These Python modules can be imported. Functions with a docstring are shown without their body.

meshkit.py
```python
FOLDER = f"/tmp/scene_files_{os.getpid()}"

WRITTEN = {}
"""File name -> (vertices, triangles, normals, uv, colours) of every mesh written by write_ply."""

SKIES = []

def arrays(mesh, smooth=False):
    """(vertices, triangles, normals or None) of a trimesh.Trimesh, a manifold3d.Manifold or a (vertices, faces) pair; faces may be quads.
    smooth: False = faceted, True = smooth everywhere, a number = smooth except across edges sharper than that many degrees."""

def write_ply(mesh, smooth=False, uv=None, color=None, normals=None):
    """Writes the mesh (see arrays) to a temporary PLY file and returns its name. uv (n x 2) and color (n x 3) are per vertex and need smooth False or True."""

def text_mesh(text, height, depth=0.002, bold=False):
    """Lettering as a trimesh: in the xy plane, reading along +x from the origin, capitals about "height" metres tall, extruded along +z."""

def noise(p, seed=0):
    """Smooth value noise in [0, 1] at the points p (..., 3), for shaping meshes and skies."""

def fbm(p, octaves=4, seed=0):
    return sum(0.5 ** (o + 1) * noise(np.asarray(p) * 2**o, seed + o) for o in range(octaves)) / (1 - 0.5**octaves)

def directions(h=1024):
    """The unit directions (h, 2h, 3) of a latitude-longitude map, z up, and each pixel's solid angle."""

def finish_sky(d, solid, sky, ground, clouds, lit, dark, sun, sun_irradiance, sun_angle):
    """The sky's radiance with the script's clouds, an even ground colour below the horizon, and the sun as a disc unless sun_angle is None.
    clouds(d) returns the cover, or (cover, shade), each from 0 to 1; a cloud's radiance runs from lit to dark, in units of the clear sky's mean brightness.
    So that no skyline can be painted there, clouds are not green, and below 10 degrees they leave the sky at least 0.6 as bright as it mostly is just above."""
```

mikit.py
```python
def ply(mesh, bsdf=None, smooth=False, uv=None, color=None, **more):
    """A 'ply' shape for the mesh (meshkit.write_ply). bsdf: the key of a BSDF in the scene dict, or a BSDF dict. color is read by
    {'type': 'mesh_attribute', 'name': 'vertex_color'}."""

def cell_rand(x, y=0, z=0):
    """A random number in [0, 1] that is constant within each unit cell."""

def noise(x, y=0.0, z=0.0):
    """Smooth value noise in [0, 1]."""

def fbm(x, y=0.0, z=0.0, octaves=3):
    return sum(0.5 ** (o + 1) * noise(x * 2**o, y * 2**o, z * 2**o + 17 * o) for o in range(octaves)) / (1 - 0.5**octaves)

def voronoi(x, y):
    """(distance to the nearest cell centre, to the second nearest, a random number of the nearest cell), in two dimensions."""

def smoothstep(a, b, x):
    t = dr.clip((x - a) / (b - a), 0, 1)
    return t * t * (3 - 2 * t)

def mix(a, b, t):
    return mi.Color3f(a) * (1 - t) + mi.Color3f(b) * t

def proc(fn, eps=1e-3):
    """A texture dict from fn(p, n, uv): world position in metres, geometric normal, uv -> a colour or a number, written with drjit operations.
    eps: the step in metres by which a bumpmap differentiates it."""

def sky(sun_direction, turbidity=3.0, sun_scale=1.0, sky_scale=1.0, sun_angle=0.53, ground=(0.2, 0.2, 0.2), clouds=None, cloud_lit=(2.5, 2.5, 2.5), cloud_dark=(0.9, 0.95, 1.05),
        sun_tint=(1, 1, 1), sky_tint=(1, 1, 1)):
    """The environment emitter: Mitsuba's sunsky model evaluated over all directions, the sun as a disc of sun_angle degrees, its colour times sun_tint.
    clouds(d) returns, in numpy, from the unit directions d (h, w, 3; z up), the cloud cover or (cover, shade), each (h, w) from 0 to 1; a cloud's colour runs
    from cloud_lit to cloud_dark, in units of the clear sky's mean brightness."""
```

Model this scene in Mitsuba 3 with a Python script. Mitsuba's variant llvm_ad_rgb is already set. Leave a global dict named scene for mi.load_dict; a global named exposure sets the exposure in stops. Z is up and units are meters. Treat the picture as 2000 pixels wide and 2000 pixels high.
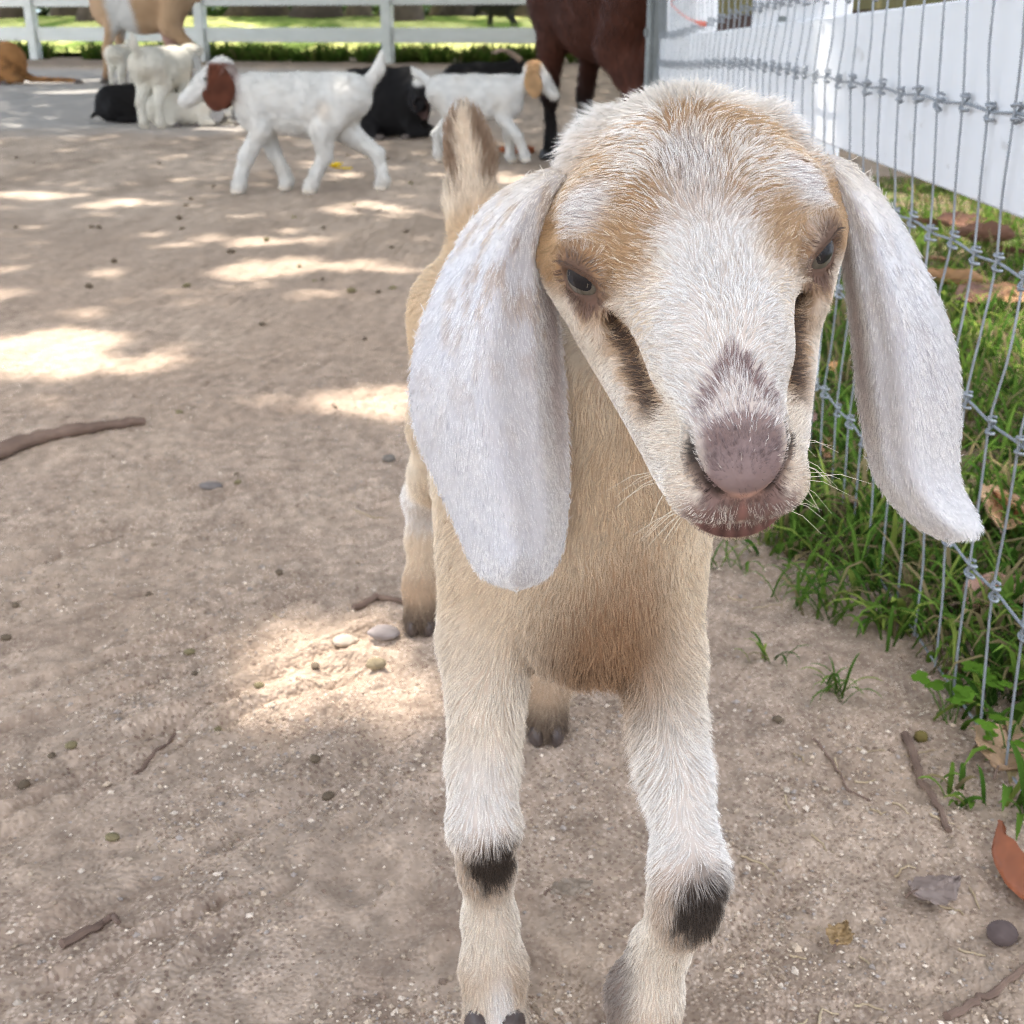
import math, random
import numpy as np, trimesh, mitsuba as mi, drjit as dr
import mikit, meshkit
from scipy.spatial import cKDTree
from scipy.interpolate import RegularGridInterpolator
from mikit import proc, noise, fbm, voronoi, cell_rand, smoothstep, mix, ply

T = mi.ScalarTransform4f
scene, labels = {}, {}
R = np.random.default_rng(7)

# ---------------------------------------------------------------- camera, sky, exposure
CAM_H, PITCH, FOC = 0.48, math.radians(21.7), 1.2            # metres, downward tilt, focal length / picture width
CP, SP = math.cos(PITCH), math.sin(PITCH)
scene['camera'] = {'type': 'thinlens', 'fov': math.degrees(2 * math.atan(0.5 / FOC)), 'aperture_radius': 0.0007,
                   'focus_distance': 0.41, 'near_clip': 0.02, 'far_clip': 400.0,
                   'to_world': T().look_at(origin=[0, 0, CAM_H], target=[0, CP, CAM_H - SP], up=[0, 0, 1])}
SUN = np.array([-0.25, 0.35, 0.90]); SUN /= np.linalg.norm(SUN)


def sky_clouds(d):
    n = meshkit.fbm(d * 3.1 + 4.0, 5)
    return np.clip((n - 0.36) * 4.5, 0, 1), np.clip((n - 0.55) * 2.0, 0, 0.6)


scene['sky'] = mikit.sky(SUN.tolist(), turbidity=3, sun_scale=0.50, sun_tint=(0.90, 1.0, 1.17), clouds=sky_clouds, cloud_lit=(2.5, 2.42, 2.3), cloud_dark=(1.2, 1.2, 1.22))
exposure = 4.0


def at(px, py, Y):
    """The point at the distance Y ahead that stands at this place of the 2000 x 2000 photograph."""
    u, v = (np.asarray(px, float) - 1000) / 2400, (np.asarray(py, float) - 1000) / 2400
    dy, dz = CP - v * SP, -SP - v * CP
    t = Y / dy
    return np.stack(np.broadcast_arrays(u * t, Y, CAM_H + dz * t), -1)


def on_ground(px, py, z=0.0):
    u, v = (px - 1000) / 2400, (py - 1000) / 2400
    t = (z - CAM_H) / (-SP - v * CP)
    return np.array([u * t, (CP - v * SP) * t, z])


# ---------------------------------------------------------------- helpers
def unit(v):
    v = np.asarray(v, float)
    return v / np.maximum(np.linalg.norm(v, axis=-1, keepdims=True), 1e-12)


def sstep(a, b, x):
    t = np.clip((np.asarray(x, float) - a) / (b - a), 0, 1)
    return t * t * (3 - 2 * t)


def lerp(a, b, t):
    return np.asarray(a) * (1 - t) + np.asarray(b) * t


def key_for(name):
    if name not in scene and not any(k.startswith(name + '__') for k in scene):
        return name
    n = 1
    while f'{name}_{n:03d}' in scene or any(k.startswith(f'{name}_{n:03d}__') for k in scene):
        n += 1
    return f'{name}_{n:03d}'


COUNT = {}


def numbered(name):
    n = COUNT.get(name, 0)
    COUNT[name] = n + 1
    return name if n == 0 else f'{name}_{n:03d}'


def thing(name, label=None, cat=None, group=None):
    k = numbered(name)
    if label:
        labels[k] = {'label': label, 'category': cat}
        if group:
            labels[k]['group'] = group
    return k


def put(parent, name, mesh, bsdf, smooth=False, label=None, kind=None, normals=None, **kw):
    k = numbered(f'{parent}__{name}' if parent else name)
    if normals is not None:
        path = meshkit.write_ply(mesh, False, kw.get('uv'), kw.get('color'), normals=normals)
        d = {'type': 'ply', 'filename': path, 'face_normals': False, 'bsdf': {'type': 'ref', 'id': bsdf}}
    else:
        d = ply(mesh, bsdf, smooth, **kw)
    scene[k] = d
    if label or kind:
        labels[k] = {}
        if label:
            labels[k]['label'] = label
        if kind:
            labels[k]['kind'] = kind
    return k


def structure(name, mesh, bsdf, smooth=False, kind='structure', label=None, **kw):
    k = put(None, name, mesh, bsdf, smooth, **kw)
    labels[k] = {'kind': kind}
    if label:
        labels[k]['label'] = label
    return k


def tube(points, radii, sides=6, cap=True):
    p = np.asarray(points, float)
    r = np.broadcast_to(np.asarray(radii, float), (len(p),))
    t = unit(np.gradient(p, axis=0))
    a = np.cross(t, np.where(np.abs(t[:, 2:]) < 0.9, [0, 0, 1.0], [1.0, 0, 0]))
    a = unit(a)
    b = np.cross(t, a)
    ang = np.arange(sides) * 2 * np.pi / sides
    v = (p[:, None] + r[:, None, None] * (np.cos(ang)[None, :, None] * a[:, None] + np.sin(ang)[None, :, None] * b[:, None])).reshape(-1, 3)
    i, j = np.meshgrid(np.arange(len(p) - 1), np.arange(sides), indexing='ij')
    q = np.stack([i * sides + j, i * sides + (j + 1) % sides, (i + 1) * sides + (j + 1) % sides, (i + 1) * sides + j], -1).reshape(-1, 4)
    f = np.vstack([q[:, [0, 1, 2]], q[:, [0, 2, 3]]])
    if cap:
        n = len(v)
        v = np.vstack([v, p[:1], p[-1:]])
        j = np.arange(sides)
        f = np.vstack([f, np.stack([j * 0 + n, (j + 1) % sides, j], 1), np.stack([j * 0 + n + 1, j + (len(p) - 1) * sides, (j + 1) % sides + (len(p) - 1) * sides], 1)])
    return v, f


def join(parts):
    vs, fs, n = [], [], 0
    for v, f in parts:
        vs.append(v); fs.append(np.asarray(f) + n); n += len(v)
    return np.vstack(vs), np.vstack(fs)


def box(x0, x1, y0, y1, z0, z1, bevel=0.0):
    """A box, its edges chamfered by bevel."""
    lo, hi = np.array([x0, y0, z0], float), np.array([x1, y1, z1], float)
    if bevel <= 0:
        m = trimesh.creation.box(hi - lo)
        return np.array(m.vertices) + (lo + hi) / 2, np.array(m.faces)
    pts = []
    for sx in (0, 1):
        for sy in (0, 1):
            for sz in (0, 1):
                c = np.where([sx, sy, sz], hi, lo)
                s = np.where([sx, sy, sz], -1, 1) * bevel
                for k in range(3):
                    e = s.copy(); e[k] = 0
                    pts.append(c + e)
    m = trimesh.convex.convex_hull(np.array(pts))
    return np.array(m.vertices), np.array(m.faces)


# ---------------------------------------------------------------- soft bodies: a field of rounded shapes, blended, then meshed
class Field:
    def __init__(self, xs, ys, zs):
        self.ax = [np.asarray(a, np.float32) for a in (xs, ys, zs)]
        self.f = np.full([len(a) for a in self.ax], 0.2, np.float32)

    def _block(self, lo, hi):
        s = []
        for a, l, h in zip(self.ax, lo, hi):
            i, j = np.searchsorted(a, [l, h])
            s.append(slice(max(i - 1, 0), min(j + 1, len(a))))
        g = np.meshgrid(*[a[x] for a, x in zip(self.ax, s)], indexing='ij', sparse=True)
        return tuple(s), g

    def _mix(self, s, d, k, cut):
        o = self.f[s]
        if o.size == 0:
            return
        if cut:
            d = -d
            self.f[s] = np.maximum(o, d) + np.maximum(k - np.abs(o - d), 0) ** 2 / (4 * k)
        else:
            self.f[s] = np.minimum(o, d) - np.maximum(k - np.abs(o - d), 0) ** 2 / (4 * k)

    def cone(self, a, b, ra, rb, k=0.01, cut=False):
        a, b = np.asarray(a, float), np.asarray(b, float)
        m = max(ra, rb) + 2 * k + 0.01
        s, (x, y, z) = self._block(np.minimum(a, b) - m, np.maximum(a, b) + m)
        ab = (b - a).astype(np.float32)
        L = max(float(ab @ ab), 1e-12)
        h = np.clip(((x - a[0]) * ab[0] + (y - a[1]) * ab[1] + (z - a[2]) * ab[2]) / np.float32(L), 0, 1).astype(np.float32)
        d = np.sqrt((x - a[0] - h * ab[0]) ** 2 + (y - a[1] - h * ab[1]) ** 2 + (z - a[2] - h * ab[2]) ** 2) - (ra + (rb - ra) * h)
        self._mix(s, d.astype(np.float32), k, cut)

    def ball(self, c, r, k=0.01, cut=False):
        self.cone(c, np.asarray(c, float) + 1e-5, r, r, k, cut)

    def egg(self, c, r, M=None, k=0.01, cut=False):
        """An ellipsoid with radii r along the rows of M."""
        c, r = np.asarray(c, float), np.asarray(r, float)
        M = np.eye(3) if M is None else np.asarray(M, float)
        m = np.abs(M.T) @ r + 2 * k + 0.01
        s, (x, y, z) = self._block(c - m, c + m)
        q = [((x - c[0]) * M[i, 0] + (y - c[1]) * M[i, 1] + (z - c[2]) * M[i, 2]) for i in range(3)]
        k0 = np.sqrt(sum((q[i] / r[i]) ** 2 for i in range(3)))
        k1 = np.sqrt(sum((q[i] / r[i] ** 2) ** 2 for i in range(3)))
        d = k0 * (k0 - 1) / np.maximum(k1, 1e-6)
        self._mix(s, d.astype(np.float32), k, cut)

    def chain(self, pts, rs, k=0.01):
        for i in range(len(pts) - 1):
            self.cone(pts[i], pts[i + 1], rs[i], rs[i + 1], k)

    def value(self, p):
        return RegularGridInterpolator(self.ax, self.f, bounds_error=False, fill_value=0.1)(p)

    def mesh(self, smooth=4):
        F, (xs, ys, zs) = self.f, self.ax
        S = F < 0
        nx, ny, nz = F.shape
        C = np.zeros((nx - 1, ny - 1, nz - 1), np.uint8)
        for a in (0, 1):
            for b in (0, 1):
                for c in (0, 1):
                    C += S[a:nx - 1 + a, b:ny - 1 + b, c:nz - 1 + c]
        cell = np.argwhere((C > 0) & (C < 8))
        idx = np.full(C.shape, -1, np.int32)
        idx[tuple(cell.T)] = np.arange(len(cell))
        acc, cnt = np.zeros((len(cell), 3)), np.zeros(len(cell))
        corner = np.array([(a, b, c) for a in (0, 1) for b in (0, 1) for c in (0, 1)])
        val = np.stack([F[tuple((cell + o).T)] for o in corner], 1)
        pos = np.stack([np.stack([xs[cell[:, 0] + o[0]], ys[cell[:, 1] + o[1]], zs[cell[:, 2] + o[2]]], 1) for o in corner], 1)
        for i in range(8):
            for j in range(i + 1, 8):
                if np.abs(corner[i] - corner[j]).sum() == 1:
                    on = (val[:, i] < 0) != (val[:, j] < 0)
                    t = val[on, i] / (val[on, i] - val[on, j])
                    acc[on] += pos[on, i] * (1 - t[:, None]) + pos[on, j] * t[:, None]
                    cnt[on] += 1
        V = acc / cnt[:, None]
        faces = []
        for ax in range(3):
            o1, o2 = [(1, 2), (2, 0), (0, 1)][ax]
            A = np.moveaxis(S, ax, 0)
            e = np.argwhere(A[:-1] != A[1:])
            e = e[:, [[0, 1, 2], [1, 0, 2], [1, 2, 0]][ax]]
            e = e[(e[:, o1] > 0) & (e[:, o2] > 0) & (e[:, o1] < F.shape[o1] - 1) & (e[:, o2] < F.shape[o2] - 1)]
            d1, d2 = np.eye(3, dtype=int)[o1], np.eye(3, dtype=int)[o2]
            q = np.stack([idx[tuple(x.T)] for x in (e - d1 - d2, e - d2, e, e - d1)], 1)
            up = S[tuple(e.T)]
            q[~up] = q[~up][:, ::-1]
            faces.append(q[(q >= 0).all(1)])
        q = np.vstack(faces)
        f = np.vstack([q[:, [0, 1, 2]], q[:, [0, 2, 3]]])
        m = trimesh.Trimesh(V, f, process=False)
        if smooth:
            trimesh.smoothing.filter_taubin(m, lamb=0.5, nu=0.52, iterations=smooth)
            cell_size = np.minimum(np.minimum(np.diff(xs)[cell[:, 0]], np.diff(ys)[cell[:, 1]]), np.diff(zs)[cell[:, 2]])
            far = np.linalg.norm(np.array(m.vertices) - V, axis=1) > cell_size
            m.vertices = np.where(far[:, None], V, np.array(m.vertices))
        keep = trimesh.graph.connected_component_labels(m.face_adjacency, node_count=len(m.faces))
        big = np.bincount(keep).argmax()
        m.update_faces(keep == big)
        m.remove_unreferenced_vertices()
        return m


def steps(lo, hi, fine_lo, fine_hi, fine, coarse):
    """Grid lines between lo and hi, close together between fine_lo and fine_hi."""
    a = np.arange(fine_lo, lo, -coarse)[::-1] if fine_lo > lo else np.array([lo])
    b = np.arange(fine_lo, fine_hi, fine)[1:]
    c = np.arange(fine_hi, hi, coarse)
    return np.concatenate([a, b, c])


def sample(m, count, weight=None):
    """count random points on a mesh: positions, normals, faces."""
    area = m.area_faces.copy()
    if weight is not None:
        area = area * weight
    c = np.cumsum(area)
    fi = np.searchsorted(c, R.random(count) * c[-1])
    fi = np.minimum(fi, len(area) - 1)
    u = R.random((count, 2))
    u[u.sum(1) > 1] = 1 - u[u.sum(1) > 1]
    tri = m.triangles[fi]
    p = tri[:, 0] + u[:, :1] * (tri[:, 1] - tri[:, 0]) + u[:, 1:] * (tri[:, 2] - tri[:, 0])
    vn = m.vertex_normals[m.faces[fi]]
    n = unit(vn[:, 0] * (1 - u.sum(1))[:, None] + vn[:, 1] * u[:, :1] + vn[:, 2] * u[:, 1:])
    return p, n, fi


def hair_mesh(P, N, D, L, W, lift, col_root, col_tip, clump=0.0, clump_size=0.004, bend=0.5, jitter=0.15, wave=0.0, field=None):
    """Tapered three-sided hairs from roots P (normal N, lie D, length L, width W, lift angle in radians at the root)."""
    n = len(P)
    D = D + R.normal(0, jitter, (n, 3))
    D = unit(D - N * (D * N).sum(1, keepdims=True))
    B = np.cross(N, D)
    lift = np.broadcast_to(lift, (n,)) * R.uniform(0.7, 1.3, n)
    L = np.broadcast_to(L, (n,)) * R.uniform(0.7, 1.2, n)
    W = np.broadcast_to(W, (n,)) * R.uniform(0.75, 1.25, n)
    l2 = lift * (1 - bend)
    p0 = P - N * 0.0006
    d1 = D * np.cos(lift)[:, None] + N * np.sin(lift)[:, None]
    d2 = D * np.cos(l2)[:, None] + N * np.sin(l2)[:, None]
    if wave:
        s = R.normal(0, wave, n)[:, None]
        d1, d2 = unit(d1 + B * s), unit(d2 - B * s * 1.2)
    p1 = p0 + d1 * (L * 0.5)[:, None]
    p2 = p1 + d2 * (L * 0.5)[:, None]
    if clump:
        leaders = R.choice(n, max(8, int(n / 9)), replace=False)
        dist, who = cKDTree(P[leaders]).query(P)
        who = leaders[who]
        w = clump * np.exp(-(dist / clump_size) ** 2)[:, None]
        p2 = p2 * (1 - w) + (p2[who] + (P - P[who]) * 0.15) * w
        p1 = p1 * (1 - w * 0.45) + (p1[who] + (P - P[who]) * 0.5) * w * 0.45
    if field is not None:                                            # lift hairs that would dive under the skin
        for p, low in ((p1, 0.0007), (p2, 0.0011)):
            p += N * np.clip(low - field.value(p), 0, 0.006)[:, None]
    ang = np.array([math.pi / 2, math.pi * 7 / 6, math.pi * 11 / 6])
    V, NN, CC = [], [], []
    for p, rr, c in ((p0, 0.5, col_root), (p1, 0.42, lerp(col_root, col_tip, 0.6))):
        for a in ang:
            rad = B * math.cos(a) + N * math.sin(a)
            V.append(p + rad * (W * rr)[:, None])
            NN.append(unit(rad * 0.8 + N * 0.6)); CC.append(c)
    V.append(p2); NN.append(N); CC.append(col_tip)
    V, NN, CC = (np.stack([np.broadcast_to(x, (n, 3)) for x in a], 1).reshape(-1, 3) for a in (V, NN, CC))
    f = []
    for i in range(3):
        j = (i + 1) % 3
        f += [[i, j, 3 + j], [i, 3 + j, 3 + i], [3 + i, 3 + j, 6]]
    F = (np.array(f)[None] + (np.arange(n) * 7)[:, None, None]).reshape(-1, 3)
    return (V, F), NN, np.clip(CC, 0.003, 0.92)
# ---------------------------------------------------------------- ground
def mat(name, fn=None, color=None, rough=.8, spec=.3, bump=None, bump_scale=.002, eps=1e-3, two=True, **more):
    base = proc(fn) if fn else {'type': 'rgb', 'value': list(color)} if color is not None else {'type': 'mesh_attribute', 'name': 'vertex_color'}
    b = {'type': 'principled', 'base_color': base, 'roughness': rough, 'specular': spec, **more}
    if bump:
        b = {'type': 'bumpmap', 'arbitrary': proc(bump, eps), 'scale': bump_scale, 'bsdf': b}
    scene[name] = {'type': 'twosided', 'bsdf': b} if two else b


GRASS_EDGE = np.array([on_ground(*p)[:2] for p in ((2050, 1690), (1930, 1500), (1800, 1290), (1690, 1205), (1550, 1110), (1440, 1060))] + [[.20, 1.6], [.22, 2.4], [.26, 3.2]])


def grass_side(x, y):
    """How far (m) a place lies on the grass side of the edge of the pen's sand."""
    o = np.argsort(GRASS_EDGE[:, 1])
    return x - np.interp(y, GRASS_EDGE[o, 1], GRASS_EDGE[o, 0])


def ground_height(x, y):
    p = np.stack([x, y, x * 0], -1)
    near = 1 - sstep(3, 9, y)
    h = .012 * (meshkit.fbm(p * 2.3, 3, 50) - .5) + near * .007 * (meshkit.fbm(p * 9.0, 3, 51) - .5) + near * .0075 * (meshkit.fbm(p * 34.0, 3, 52) - .5) + near * .0055 * (meshkit.fbm(p * 110.0, 2, 53) - .5)
    # scuffs dragged across the sand in front
    for (ax, ay), (bx, by), w, dep in (((-.46, .62), (-.05, .98), .020, .007), ((-.42, .60), (-.12, .86), .012, .005), ((-.50, .68), (-.22, .93), .013, .005), ((-.30, .50), (-.16, .62), .012, .005), ((-.44, .55), (-.18, .80), .014, .005), ((-.34, .47), (-.10, .78), .025, .006), ((-.50, .75), (-.20, 1.02), .016, .005),
                                       ((-.20, .44), (-.10, .70), .018, .005), ((-.62, .95), (-.30, 1.25), .02, .005), ((.10, .50), (.20, .62), .02, .004), ((-.07, .62), (.0, .50), .022, .005)):
        d = np.array([bx - ax, by - ay]); L = np.hypot(*d); d /= L
        s = (x - ax) * d[0] + (y - ay) * d[1]
        t = -(x - ax) * d[1] + (y - ay) * d[0] + .016 * np.sin(s * 9 + ax * 40)
        on = sstep(-.06, .04, s) * (1 - sstep(L - .04, L + .06, s))
        h = h - dep * .85 * on * np.exp(-(t / (.42 * w)) ** 2) + dep * .55 * on * (.4 + 1.2 * meshkit.fbm(p * 60.0, 2, 55)) * np.exp(-((t - .75 * w) / (.3 * w)) ** 2)
    for hx, hy in HOOFPRINTS:
        r = np.hypot((x - hx) / .022, (y - hy) / .026)
        h = h - .006 * np.exp(-r ** 4) + .0028 * np.exp(-((r - 1.35) / .35) ** 2)
    flat = np.ones_like(x)
    for fx, fy in ((-.0085, .484), (.0615, .452), (-.077, .932), (.0245, .765)):
        flat = np.minimum(flat, sstep(.02, .05, np.hypot(x - fx, y - fy)))
    return h * flat - .004 * flat * near


HOOFPRINTS = [(-.30 + .55 * a, .52 + 1.1 * b) for a, b in np.random.default_rng(3).random((16, 2))]


def grade(lo, hi, f_lo, f_hi, fine, grow):
    """Grid lines, close together between f_lo and f_hi and ever wider outside."""
    mid = list(np.arange(f_lo, f_hi, fine))
    out, d = [], fine
    x = mid[-1]
    while x < hi:
        d *= grow; x += d; out.append(x)
    left, d = [], fine
    x = f_lo
    while x > lo:
        d *= grow; x -= d; left.append(x)
    return np.array(left[::-1] + mid + out)


def make_ground():
    gx, gy = grade(-60, 60, -.62, .48, .0042, 1.035), grade(-12, 120, .40, 1.35, .0042, 1.022)
    X, Y = np.meshgrid(gx, gy, indexing='ij')
    Z = ground_height(X, Y)
    n, m = X.shape
    g = np.arange(n * m).reshape(n, m)
    q = np.stack([g[:-1, :-1], g[1:, :-1], g[1:, 1:], g[:-1, 1:]], -1).reshape(-1, 4)
    f = np.vstack([q[:, [0, 1, 2]], q[:, [0, 2, 3]]])
    structure('ground', (np.stack([X, Y, Z], -1).reshape(-1, 3), f), 'sand', True, label='dry sandy ground of the pen with fine gravel')


def sand_color(p, n, uv):
    far = smoothstep(1.2, 4.0, p.y)
    f1 = fbm(p.x * 3.0, p.y * 3.0, 0.0, 4)
    f2 = fbm(p.x * 14.0 + 5, p.y * 14.0, 1.0, 3)
    f3 = fbm(p.x * 90.0, p.y * 90.0, 2.0, 3)
    c = mix((.40, .31, .235), (.51, .41, .315), smoothstep(.3, .7, f1 * .5 + f2 * .5))
    c = mix(c, (.30, .225, .17), smoothstep(.50, .70, f2) * .6)
    d1, d2, k = voronoi(p.x * 330.0, p.y * 330.0)
    grain = (1 - smoothstep(.25, .55, d1)) * (1 - smoothstep(1.0, 2.6, p.y))
    gc = mix((.25, .18, .135), (.66, .55, .44), k)
    c = mix(c, gc, grain * (.40 + .50 * smoothstep(.4, .6, fbm(p.x * 11.0, p.y * 11.0, 7.0, 2))))
    c = c * (.50 + .56 * f3) * mi.Color3f(1.0, .965, .955)
    # farther off: grey gravel on the left, darker trampled earth in between
    g1 = fbm(p.x * .55 + 3, p.y * .8, 4.0, 3)
    g2 = fbm(p.x * 6.0, p.y * 2.2, 5.0, 4)
    fc = mix((.33, .262, .205), (.45, .365, .29), smoothstep(.3, .7, g2)) * (.56 + .44 * fbm(p.x * 30.0, p.y * 16.0, 8.0, 3))
    fc = mix(fc, (.27, .215, .17), smoothstep(.45, .7, g1) * .7)
    fc = mix(fc, (.275, .265, .25), smoothstep(5.6, 6.6, p.y + .6 * (g2 - .5)) * (1 - smoothstep(13.5, 15.5, p.y)) * (1 - smoothstep(-1.6, .6, p.x)) * .9)
    fc = mix(fc, (.13, .10, .075), smoothstep(14.5, 16.5, p.y + 1.5 * (g2 - .5)) * .85)
    return mix(c, fc, far)


def sand_bump(p, n, uv):
    fade = 1 - smoothstep(3.0, 12.0, p.y)
    d1, d2, k = voronoi(p.x * 330.0, p.y * 330.0)
    return (fbm(p.x * 45.0, p.y * 45.0, 0.0, 3) * .9 + fbm(p.x * 11.0, p.y * 7.0, 3.0, 3) * 2.2 * smoothstep(1.5, 4.0, p.y) + (1 - dr.minimum(d1, 1)) * .45 * (1 - smoothstep(.8, 2.0, p.y))) * fade


mat('sand', sand_color, rough=.95, spec=.15, bump=sand_bump, bump_scale=.0060, eps=.0010)
make_ground()


def meadow_color(p, n, uv):
    f = fbm(p.x * 1.5, p.y * .45, 0.0, 4)
    f2 = fbm(p.x * 9.0, p.y * 4.0, 2.0, 3)
    c = mix((.11, .16, .03), (.44, .45, .15), smoothstep(.36, .6, f))
    return c * (.5 + .9 * f2)


mat('meadow_turf', meadow_color, rough=.9, spec=.1)
mx, my = np.meshgrid(np.linspace(-40, 40, 60), np.concatenate([np.linspace(19.6, 30, 40), np.linspace(31, 110, 20)]), indexing='ij')


def meadow_z(y):
    return .02 + .074 * np.clip(np.asarray(y, float) - 19.4, 0, 7.5) + .003 * np.clip(np.asarray(y, float) - 27, 0, 90)


mz = meadow_z(my) + .05 * meshkit.fbm(np.stack([mx * .8, my * .8, mx * 0], -1), 3, 60)
gi = np.arange(mx.size).reshape(mx.shape)
qi = np.stack([gi[:-1, :-1], gi[1:, :-1], gi[1:, 1:], gi[:-1, 1:]], -1).reshape(-1, 4)
structure('meadow', (np.stack([mx, my, mz], -1).reshape(-1, 3), qi), 'meadow_turf', True, label='sunlit grass field behind the rail fence')


# ---------------------------------------------------------------- gravel, pebbles
mat('stone_matter', rough=.85, spec=.25)


def pebble(r, sub=0):
    m = trimesh.creation.icosphere(sub, 1.0) if sub else trimesh.convex.convex_hull(np.vstack([np.eye(3), -np.eye(3), unit(r.normal(0, 1, (2, 3)))]))
    v = np.array(m.vertices) * (1 + r.normal(0, .12, (len(m.vertices), 1)))
    return v * [1, r.uniform(.65, 1), r.uniform(.45, .75)], np.array(m.faces)


def scatter_gravel():
    r = np.random.default_rng(11)
    n = 82000
    y = .40 + 1.5 * r.random(n) ** 1.9
    half = .43 * y + .08
    x = (r.random(n) * 2 - 1) * half
    dens = meshkit.fbm(np.stack([x * 7, y * 7, x * 0], -1), 3, 70)
    keep = (r.random(n) < sstep(.36, .6, dens) * .9 + .1) & (grass_side(x, y) < .05)
    x, y = x[keep], y[keep]
    n = len(x)
    size = np.clip(r.lognormal(math.log(.00100), .42, n), .0005, .0034)
    z = ground_height(x, y)
    base = [pebble(r) for _ in range(12)]
    V, F, C, off = [], [], [], 0
    tint = r.random((n, 1))
    col = np.where(tint < .22, [.70, .62, .54], np.where(tint < .38, [.55, .46, .37], np.where(tint < .70, [.40, .32, .25], np.where(tint < .88, [.30, .225, .18], [.37, .33, .31])))) * r.uniform(.62, .95, (n, 1)) * [1.04, 1, .93]
    a = r.uniform(0, 6.28, n)
    for k, (bv, bf) in enumerate(base):
        i = np.arange(k, n, 12)
        ca, sa = np.cos(a[i])[:, None], np.sin(a[i])[:, None]
        s = size[i][:, None]
        vx = (bv[None, :, 0] * ca - bv[None, :, 1] * sa) * s + x[i][:, None]
        vy = (bv[None, :, 0] * sa + bv[None, :, 1] * ca) * s + y[i][:, None]
        vz = bv[None, :, 2] * s + z[i][:, None] + s * .25
        V.append(np.stack([vx, vy, vz], -1).reshape(-1, 3))
        F.append((bf[None] + (np.arange(len(i)) * len(bv))[:, None, None]).reshape(-1, 3) + off)
        C.append(np.repeat(col[i], len(bv), 0))
        off += len(i) * len(bv)
    structure('gravel', (np.vstack(V), np.vstack(F)), 'stone_matter', False, kind='stuff', label='fine pale gravel strewn over the sand', color=np.vstack(C))


scatter_gravel()


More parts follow.
